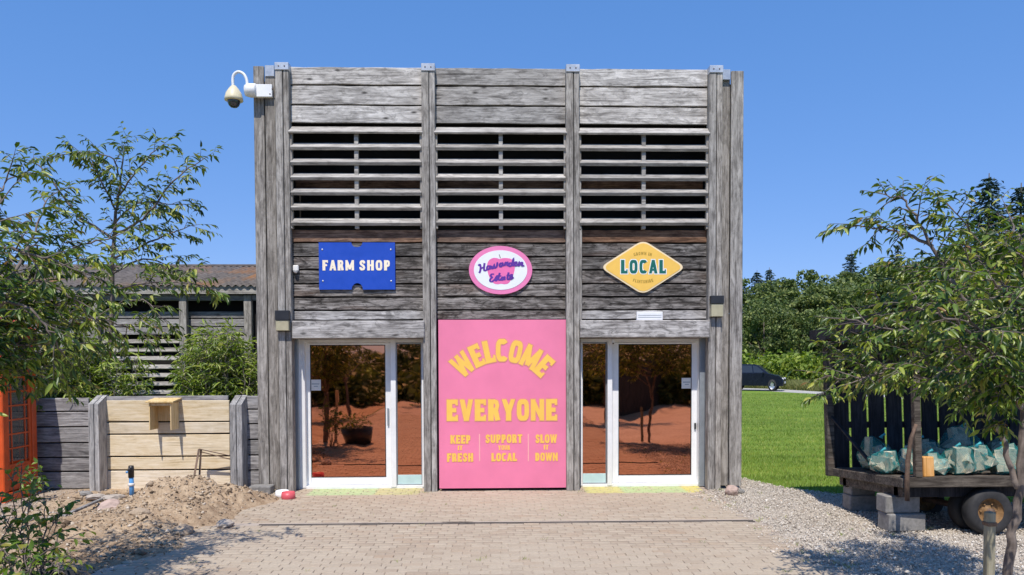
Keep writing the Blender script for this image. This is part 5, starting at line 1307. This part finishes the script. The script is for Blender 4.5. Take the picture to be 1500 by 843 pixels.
# right tree
t = Tree(13); Yr = -6.1; bs = W(1474, 900, Yr); bs.z = -.03; bs.x = W(1473, 843, Yr).x
fk = W(1493, 720, Yr)
t.limb([bs, W(1480, 800, Yr), fk, W(1500, 600, Yr+.05), W(1506, 500, Yr+.1), W(1514, 400, Yr)], .038, .016, .085, tw=None, n=10)
LM = [[(1492, 718, 0), (1468, 642, .1), (1437, 597, .2), (1385, 545, .3), (1345, 512, .4)], [(1505, 560, 0), (1440, 520, -.2), (1380, 500, -.3), (1300, 480, -.2), (1232, 470, 0)], [(1505, 560, 0), (1450, 465, -.1), (1410, 437, -.1), (1365, 360, 0), (1330, 300, .1), (1290, 285, .2)],
      [(1512, 500, 0), (1470, 420, .1), (1440, 360, .2), (1390, 300, .2)], [(1365, 360, 0), (1310, 340, .2), (1255, 330, .3)], [(1350, 520, .3), (1300, 545, .4), (1240, 555, .5), (1200, 548, .5)], [(1515, 460, 0), (1500, 380, -.3), (1490, 365, -.4)],
      [(1437, 597, .2), (1370, 560, .0), (1310, 540, -.1), (1255, 560, -.2)], [(1500, 600, 0), (1450, 540, .6), (1400, 470, .9), (1340, 420, 1.0)], [(1505, 590, 0), (1470, 520, -.7), (1430, 480, -1.0), (1390, 430, -1.1)], [(1500, 600, 0), (1470, 560, -.6), (1430, 530, -.9), (1400, 510, -1.0)],
      [(1510, 520, 0), (1460, 470, .5), (1380, 400, .7), (1310, 390, .8)], [(1515, 460, 0), (1480, 430, .6), (1450, 400, .9), (1420, 340, 1.0)], [(1512, 480, 0), (1530, 420, .4), (1500, 370, .7), (1470, 380, .8)], [(1440, 500, 0), (1390, 470, .3), (1330, 450, .4), (1280, 445, .4)],
      [(1468, 642, .1), (1440, 590, -.3), (1410, 560, -.5), (1380, 540, -.6)], [(1505, 560, 0), (1480, 500, .9), (1440, 450, 1.3), (1400, 400, 1.4)], [(1510, 500, 0), (1500, 450, -.5), (1460, 420, -.9), (1420, 390, -1.1)], [(1420, 480, 0), (1340, 500, .6), (1280, 520, .8), (1220, 520, .9)], [(1380, 540, .3), (1330, 530, .5), (1290, 545, .5), (1260, 550, .5)],
      [(1500, 600, 0), (1440, 560, .9), (1370, 520, 1.2), (1300, 500, 1.3)], [(1500, 560, 0), (1450, 520, -.9), (1400, 470, -1.2), (1350, 455, -1.2)], [(1506, 520, 0), (1490, 480, .4), (1460, 520, .5), (1440, 550, .5)], [(1420, 437, 0), (1340, 470, .6), (1270, 500, .9), (1225, 500, 1.0)]]
for k, pts in enumerate(LM): t.limb([W(a, b, Yr+c) for a, b, c in pts], .024 if k in (0, 2) else .014, .004, .080, .027, (.2, .46), .062, .2 if k not in (0,) else .45)
for a in range(7):
    f0 = W(1515, 480, Yr); e = f0+Vector((.5+.35*math.cos(a*2.1), -.9+.33*a, .3+.8*math.sin(a*1.7))); t.limb([f0, f0+(e-f0)*.5+Vector((0, 0, .2)), e], .025, .005, .085, .045, (.3, .5), .13, .3)
t.done('cherry_tree', 'leafy young tree on the gravel in front of the trailer at the right edge', 'tree', bs, 'leaf', 'bark', .36, 200); n3 = t.n
p = aty(1450, 750, -6.15); ws = .062
stk = empty('tree_stake', 'mossy wooden stake standing left of the trunk of the right tree', 'stake', (p.x, -6.15, 0)); MB().cb((0, 0, p.z/2), (ws, ws, p.z), .008).build('post', M['stake'], stk)
MB().cb((0, 0, p.z-.09), (ws+.012, ws+.012, .03), .004).build('tie_band', M['rust'], stk)
def shrub(name, label, cat_, base, tips, lmat, size, wfac, seed, step=.04, parts=0, r=.008, tw=(.12, .28), every=.07, start=.4, droop=.4, spread=.9, group=None, leafup=0):
    t = Tree(seed)
    for k, tp in enumerate(tips):
        b0 = Vector(base)+Vector((t.rg.normal(0, .05), t.rg.normal(0, .05), 0)); tp = Vector(tp); md = b0+(tp-b0)*.55+Vector((t.rg.normal(0, .06), t.rg.normal(0, .06), .08))
        t.limb([b0, md, tp], r, .003, size, step, tw, every, start, spread, droop, n=5)
    o = t.done(name, label, cat_, base, lmat, 'bark', wfac, parts, group, 'stems', 'foliage'); return o, t.n
tips = [W(*q) for q in ((18, 700, -5.3), (62, 708, -5.25), (40, 735, -5.5), (85, 765, -5.3), (10, 765, -5.6), (60, 780, -5.5), (95, 742, -5.1), (0, 810, -5.8), (30, 690, -5.2), (-10, 730, -5.6), (75, 810, -5.6))]
b0 = W(40, 890, -5.45); b0.z = 0
o, n4 = shrub('sapling', 'small bright green sapling in the bottom left corner in front of the soil heap', 'shrub', b0, tips, 'leaf_sap', .085, .58, 21, .05, 170, .007, (.10, .22), .085, .5, .5)
tips = [W(*q) for q in ((40, 690, -.75), (54, 698, -.7), (66, 705, -.7), (58, 684, -.6), (48, 700, -.8))]; b0 = W(54, 716, -.7); b0.z = 0
o, n5 = shrub('weed', 'small leafy weed growing at the foot of the red kiosk', 'plant', b0, tips, 'leaf_sap', .085, .6, 22, .05, 60, .005, (.06, .14), .06, .3)
# long-leaved bushes between fence and shed
def bush(label, x0, x1, ytop, seed, n, Yc):
    rg = np.random.default_rng(seed); xm = (x0+x1)/2; base = W(xm, 590, Yc); base.z = -.03; tips = []
    for k in range(n):
        u = rg.uniform(-1, 1); top = ytop+(590-ytop)*(.08+.55*abs(u)**2.2*rg.uniform(.6, 1.3)); top += rg.uniform(0, 55)*(rg.random() < .5)
        tips.append(W(xm+u*(x1-x0)/2, min(top, 585), Yc+rg.uniform(-.45, .45)))
    t = Tree(seed)
    for tp in tips:
        b_ = Vector((base.x+(tp.x-base.x)*.7+rg.normal(0, .1), Yc+rg.normal(0, .2), -.03)); md = b_+(tp-b_)*.6+Vector((rg.normal(0, .05), 0, .1)); t.limb([b_, md, tp], .009, .003, .15, .045, (.18, .38), .085, .5, .9, .7, .2, 4)
    return t.done('bamboo_bush', label, 'bush', base, 'leaf_bamboo', 'twig', .17, 40, 'long-leaved bushes behind the fence', 'stems', 'foliage'), t.n
o, n6 = bush('bright long-leaved bush behind the fence nearest the shop corner', 262, 376, 480, 31, 58, .95)
o, n7 = bush('yellow-green long-leaved bush behind the fence around the slim tree', 75, 205, 490, 32, 40, .95)
o, n8 = bush('pale long-leaved bush behind the fence just right of the red kiosk', 45, 130, 520, 33, 22, .8)
print('leaves', n1, n2, n3, n4, n5, n6, n7, n8)

# ------------------------------------------------------------------ trees beyond the lawn
def quads(pos, size, seed, up=None, aspect=.6):
    rg = np.random.default_rng(seed); n = len(pos); d = rg.normal(0, 1, (n, 3)) if up is None else up; nn = rg.normal(0, 1, (n, 3)); Fm = leaf_frames(pos, d, nn); sz = size*rg.uniform(.6, 1.4, n)
    Q = np.array([(0, -.5, 0), (-.5*aspect, 0, .1), (0, .5, 0), (.5*aspect, 0, .1)])
    V = np.einsum('nij,nkj->nki', Fm, Q[None]*sz[:, None, None])+pos[:, None]; Fs = np.arange(n*4).reshape(n, 4); return V.reshape(-1, 3), Fs
def broadleaf_mesh(seed, h, r):
    rg = np.random.default_rng(seed); pos = []; 
    for k in range(120):
        a = rg.uniform(0, 2*PI); v = rg.uniform(-1, 1); q = rg.uniform(.45, 1)**.6; rr = r*math.sqrt(max(0, 1-v*v*.8))*q
        c = np.array([rr*math.cos(a), rr*math.sin(a), h*.56+v*h*.42*q]); cr = rg.uniform(.09, .19)*r*1.3
        m_ = rg.normal(0, 1, (95, 3)); m_ /= np.linalg.norm(m_, axis=1, keepdims=True); pos.append(c+m_*cr*rg.uniform(.55, 1.05, (95, 1))*np.array([1.15, 1.15, .75]))
    V, Fs = quads(np.concatenate(pos), .29, seed+1); cme = np_mesh('crown', V, Fs)
    tk = MB(); tk.tube([(0, 0, 0), (.05, .03, h*.3), (.0, .1, h*.75)], [.22, .17, .05], 7)
    for k in range(6): a = k*1.1; tk.tube([(0, .03, h*(.2+.06*k)), (r*.55*math.cos(a), r*.55*math.sin(a), h*(.42+.06*k))], [.09, .03], 5)
    return tk.mesh('trunk'), cme
def conifer_mesh(seed, h, r):
    rg = np.random.default_rng(seed); pos = []; dr_ = []; tk = MB(); tk.tube([(0, 0, 0), (0, 0, h*.5), (0, 0, h)], [.2, .12, .02], 7); z = h*.08
    while z < h*.985:
        u = 1-z/h; L = r*u**.85*rg.uniform(.75, 1.15)+.12; nb = int(5+6*u); a0 = rg.uniform(0, 6)
        for k in range(nb):
            a = a0+2*PI*k/nb+rg.normal(0, .2); Lk = L*rg.uniform(.5, 1.15); m_ = max(8, int(Lk*30)); s = rg.uniform(.05, 1, m_)**.8*Lk
            c_, s_ = math.cos(a), math.sin(a); dz = -.28*s+.10*s*s/max(L, .3)+rg.normal(0, .06, m_); w_ = rg.normal(0, .13+.10*s)
            pos.append(np.c_[s*c_-w_*s_, s*s_+w_*c_, z+dz]); dr_.append(np.c_[np.full(m_, c_), np.full(m_, s_), np.full(m_, -.45)]+rg.normal(0, .35, (m_, 3)))
        z += .22+.5*u
    V, Fs = quads(np.concatenate(pos), .30, seed+1, np.concatenate(dr_), .30); return tk.mesh('trunk'), np_mesh('crown', V, Fs)
bl = [broadleaf_mesh(s, 9.0, r) for s, r in ((101, 3.6), (102, 3.2), (103, 4.0))]
cn = [conifer_mesh(s, 12.0, r) for s, r in ((111, 3.7), (112, 3.2))]
for tk, cr in bl: tk.materials.append(M['bark_far']); cr.materials.append(M['leaf_far'])
for tk, cr in cn: tk.materials.append(M['bark_far']); cr.materials.append(M['leaf_con'])
def far_tree(kind, var, px, ptop, Y, label, group, wide=1.0, rz=0.0):
    p = aty(px, ptop, Y); hh = p.z+.05; me = (bl if kind == 'b' else cn)[var]; k = hh/(9.0*.99 if kind == 'b' else 12.0)
    r_ = empty('broadleaf_tree' if kind == 'b' else 'conifer_tree', label, 'tree', (p.x, Y, -.05), group, (0, 0, rz))
    for nm, m_ in zip(('trunk', 'crown'), me):
        o = link(nm, m_, None, r_); o.scale = (k*wide, k*wide, k)
for i, (var, px, pt, Y, wd, lb) in enumerate([(0, 1092, 411, 62, 1.1, 'dark broadleaf tree nearest the right corner of the shop'), (1, 1150, 425, 60, 1.3, 'rounded tree beyond the parked car, right of the twin conifer tops'), (2, 1192, 401, 66, 1.0, 'tall rounded tree in the middle of the far tree line'),
        (0, 1232, 413, 60, 1.1, 'broad dark tree just left of the trailer roof'), (1, 1270, 391, 70, 1.0, 'dark tree rising behind the left end of the trailer roof'), (2, 1310, 383, 64, 1.0, 'dark tree behind the upper left branches of the right tree'),
        (0, 1352, 378, 62, 1.0, 'dark tree behind the middle of the right tree'), (1, 1400, 363, 66, 1.0, 'dark tree behind the trunk limbs of the right tree'), (2, 1450, 358, 62, 1.0, 'dark tree below the tallest conifer'), (0, 1500, 353, 64, 1.0, 'dark tree at the right picture edge below the conifer tops'),
        (2, 1120, 440, 54, .9, 'low dark tree behind the parked car'), (0, 1178, 452, 52, 1.0, 'low green tree left of the trailer above the bright hedge'), (1, 1215, 450, 52, 1.0, 'low green tree beside the top corner of the trailer')]):
    far_tree('b', var, px, pt, Y, lb, 'trees beyond the lawn', wd, i*1.3)
for i, (var, px, pt, Y, wd, lb) in enumerate([(0, 1109, 396, 68, 1.2, 'left one of two thin conifer tops near the shop corner'), (1, 1127, 392, 68, 1.2, 'right one of two thin conifer tops near the shop corner'), (0, 1247, 368, 74, 1.1, 'conifer spire rising left of the trailer roof'), (1, 1276, 384, 74, .9, 'slimmer conifer right of the spire above the trailer roof'),
        (0, 1449, 254, 70, 1.25, 'tallest conifer against the sky at the upper right'), (1, 1496, 268, 70, 1.35, 'tall conifer cut by the right picture edge'), (1, 1316, 355, 74, .8, 'conifer behind the upper left branch of the right tree'), (1, 1090, 414, 64, .7, 'thin conifer hidden by the shop corner')]):
    far_tree('c', var, px, pt, Y, lb, 'conifers beyond the lawn', wd, i*.9)
# bright hedge row along the road
hm = []
for s in (121, 122):
    rg = np.random.default_rng(s); pos = []
    for k in range(34):
        c = np.array([rg.uniform(-1.3, 1.3), rg.uniform(-.6, .6), rg.uniform(.25, 1.55)]); m_ = rg.normal(0, .28, (45, 3)); pos.append(c+m_)
    V, Fs = quads(np.concatenate(pos), .26, s); V[:, 2] = np.abs(V[:, 2]); hme = np_mesh('foliage', V, Fs); hme.materials.append(M['leaf_hedge'])
    tk = MB(); [tk.tube([(x, 0, 0), (x*1.3, .05, .9)], [.05, .02], 5) for x in (-.8, -.2, .4, .9)]; tme = tk.mesh('stems'); tme.materials.append(M['bark_far']); hm.append((tme, hme))
for i, px in enumerate((1078, 1100, 1123, 1146, 1170, 1194, 1218, 1242)):
    p = aty(px, 540, 47.0+.6*math.sin(i*2)); k = 1.25+.18*math.sin(i*1.9)
    lb = {0: 'bright green hedge shrub hidden by the shop corner', 1: 'bright green hedge shrub above the roof of the parked car', 2: 'bright green hedge shrub above the rear of the parked car', 3: 'bright green hedge shrub just right of the parked car', 4: 'bright green hedge shrub midway between car and trailer', 5: 'bright green hedge shrub left of the trailer end', 6: 'bright green hedge shrub at the edge of the trailer end'}.get(i, 'bright green hedge shrub showing through the first gaps in the trailer planks')
    r_ = empty('hedge_shrub', lb, 'shrub', (p.x, p.y, -.04), 'bright shrubs along the road' if i < 7 else 'hedge shrubs behind the trailer', (0, 0, .2*math.sin(i)))
    for nm, m_ in zip(('stems', 'foliage'), hm[i % 2]): o = link(nm, m_, None, r_); o.scale = (k, k, k*(1.0+.12*math.sin(i*3)))
n = 20000; Y = RNG.uniform(36.5, 46.4, n); X = np.where(Y > 42, 20.6-(Y-42)*.825, 21.9-(Y-36)*.217)+.15+RNG.gamma(1.2, 3.2, n)
tag(blades(X, Y, RNG.uniform(.3, .75, n), .035, 'verge_grass', M['tallgrass'], 41, .5), 'tall dry verge grass below the hedge beyond the road', 'grass', kind='stuff')

# small weeds in the joints and along the edges, dry litter on the soil
cx_, cy_ = [], []
rgw = np.random.default_rng(77)
for k in range(75):
    e = rgw.random()
    if e < .35: a, b = 3.2+rgw.normal(0, .10), rgw.uniform(-5.5, .1)
    elif e < .6: a, b = 3.3+abs(rgw.normal(0, 1.2)), rgw.uniform(-5.0, -.3)
    elif e < .75: a, b = rgw.choice([-3.45, -1.3, 1.3, 3.4])+rgw.normal(0, .12), -.08+rgw.normal(0, .04)
    else: a, b = rgw.uniform(-3.4, 3.1), rgw.uniform(-5, -1)
    m_ = int(rgw.integers(3, 14)); cx_ += list(a+rgw.normal(0, .022, m_)); cy_ += list(b+rgw.normal(0, .022, m_))
X, Y = np.array(cx_), np.array(cy_)
tag(blades(X, Y, rgw.uniform(.02, .055, len(X)), .006, 'joint_weeds', M['grass'], 78, .8, -.006), 'tiny weeds sprouting in the paving joints and gravel edge', 'weeds', kind='stuff')
n = 1500; X, Y = rgw.uniform(-8, -2.6, n), rgw.uniform(-6, .1, n); k = rgw.random(n) < np.clip((-2.7-X)/1.2, .04, 1); X, Y = X[k], Y[k]; n = len(X)
Z = np.maximum(soil_h(X, Y), 0)+.008; d_ = np.c_[rgw.normal(0, 1, (n, 2)), rgw.normal(0, .15, n)]; Fm = leaf_frames(None, d_, np.c_[rgw.normal(0, .3, (n, 2)), np.ones(n)]) if False else leaf_frames(d_, d_, np.c_[rgw.normal(0, .3, (n, 2)), np.ones(n)])
sz = rgw.uniform(.02, .07, n); V = np.einsum('nij,nkj->nki', Fm, (LEAF_V*np.array([.32, 1, .6]))[None]*sz[:, None, None])+np.c_[X, Y, Z][:, None]
M['litter'] = stonemat('dry_litter', [(0, (.12, .075, .04)), (.5, (.30, .20, .11)), (1, (.50, .40, .25))])
tag(link('dry_litter', np_mesh('dry_litter', V.reshape(-1, 3), (np.arange(n)[:, None, None]*8+LEAF_F[None]).reshape(-1, 3)), M['litter']), 'dry brown leaves and straw scattered over the dug soil', 'litter', kind='stuff')

# ------------------------------------------------------------------ behind the photographer: what the door glass mirrors
src = [o for o in bpy.data.objects if o.name.startswith('cherry_tree') and o.parent is None]
def copy_tree(root, loc, rz, label, group, sc=1.0):
    r_ = root.copy(); COL.objects.link(r_); r_.location = loc; r_.rotation_euler = (0, 0, rz); r_.scale = (sc,)*3; r_['label'] = label; r_['group'] = group
    for ch in root.children:
        if ch.name.startswith('leaf'): continue
        c = ch.copy(); COL.objects.link(c); c.parent = r_
lt = [o for o in src if o.location.x < 0][0]; rt = [o for o in src if o.location.x > 0][0]
sheet('yard', [(-30, -40), (22, -40), (22, -26.05), (-30, -26.05)], -.02, M['gravel'])
sheet('yard', [(-30, -26), (PX0-1.3, -26), (PX0-1.3, -8.6), (-30, -8.6)], -.02, M['soil'])
copy_tree(rt, (3.7, -12.6, 0), 2.2, 'young tree behind the camera mirrored in the right door glass', 'trees mirrored in the doors')
copy_tree(lt, (-5.6, -15.5, 0), 1.0, 'young tree behind the camera mirrored in the left door glass', 'trees mirrored in the doors')
copy_tree(rt, (-1.6, -21, 0), 3.2, 'young tree behind the camera mirrored in the left side window', 'trees mirrored in the doors', 1.3)
copy_tree(lt, (5.2, -21.5, 0), 4.2, 'young tree far behind the camera mirrored in the right door glass', 'trees mirrored in the doors', 1.3)
copy_tree(lt, (-9.5, -20.5, 0), 2.6, 'far young tree behind the camera at the dark end of the left door mirror', 'trees mirrored in the doors', 1.4)
Fd = empty('dark_fence', 'dark plank fence behind the camera mirrored in the right door glass', 'fence', (0, 0, 0))
for a, b in (((4.3, -14), (11, -30)), ((-7.6, -11.5), (-11.5, -30))):
    a, b = Vector((*a, 0)), Vector((*b, 0)); n = 26
    for k in range(n):
        p, q = a+(b-a)*(k/n), a+(b-a)*((k+.94)/n); c = (p+q)/2; dv = q-p
        MB().cb((0, 0, 0), (dv.length, .03, 2.1), .004).build('plank', M['black_wood'], Fd, (c.x, c.y, 1.03), (0, 0, math.atan2(dv.y, dv.x)))
def wood_mass():
    V_, F_ = [], []; n0 = 0; rg = np.random.default_rng(5)
    for i in range(34):                        # ragged undergrowth in front of the trunks
        src_ = hm[i % 2][1]; n = len(src_.vertices); v = np.empty(n*3, np.float32); src_.vertices.foreach_get('co', v); v = v.reshape(-1, 3)*np.array([1.2, 1.2, rg.uniform(.5, 1.3)])
        V_.append(v+np.array([-28+i*1.5+rg.normal(0, .5), -25+rg.uniform(-3, 3.5), -.05])); F_.append(np.arange(n).reshape(-1, 4)+n0); n0 += n
    for i in range(15):
        src_ = bl[i % 3][1]; n = len(src_.vertices); v = np.empty(n*3, np.float32); src_.vertices.foreach_get('co', v); v = v.reshape(-1, 3)[: (n//8)*4]*np.array([1.15, 1.15, .62+.12*math.sin(i*2.3)]); a = i*1.1
        x, y = v[:, 0]*math.cos(a)-v[:, 1]*math.sin(a), v[:, 0]*math.sin(a)+v[:, 1]*math.cos(a)
        V_.append(np.c_[x-34+i*4.3, y-33+3*math.sin(i*1.7), v[:, 2]-1.6]); F_.append(np.arange(len(v)).reshape(-1, 4)+n0); n0 += len(v)
    return np_mesh('tree_line', np.concatenate(V_), np.concatenate(F_))
tag(link('tree_line', wood_mass(), M['leaf_far']), 'dark wood behind the camera mirrored in the door glass', 'wood', kind='stuff')
Pn = empty('planter', 'dark planter with a leafy shrub below the picture, mirrored in the left door glass', 'planter', (-3.55, -6.1, 0))
MB().lathe([(0, 0), (.30, 0), (.38, .42), (.34, .42), (.33, .34), (0, .34)], 20).build('tub', M['blackp'], Pn)
tips = [Vector((-3.55+.3*math.cos(a), -6.1+.3*math.sin(a), .62+.14*math.sin(a*3))) for a in np.linspace(0, 6, 9)]
o, n9 = shrub('tub_plant', 'leafy shrub growing in the dark planter, mirrored in the left door glass', 'shrub', Vector((-3.55, -6.1, .34)), tips, 'leaf_sap', .08, .55, 51, .05, 0, .006, (.1, .2), .08, .3)
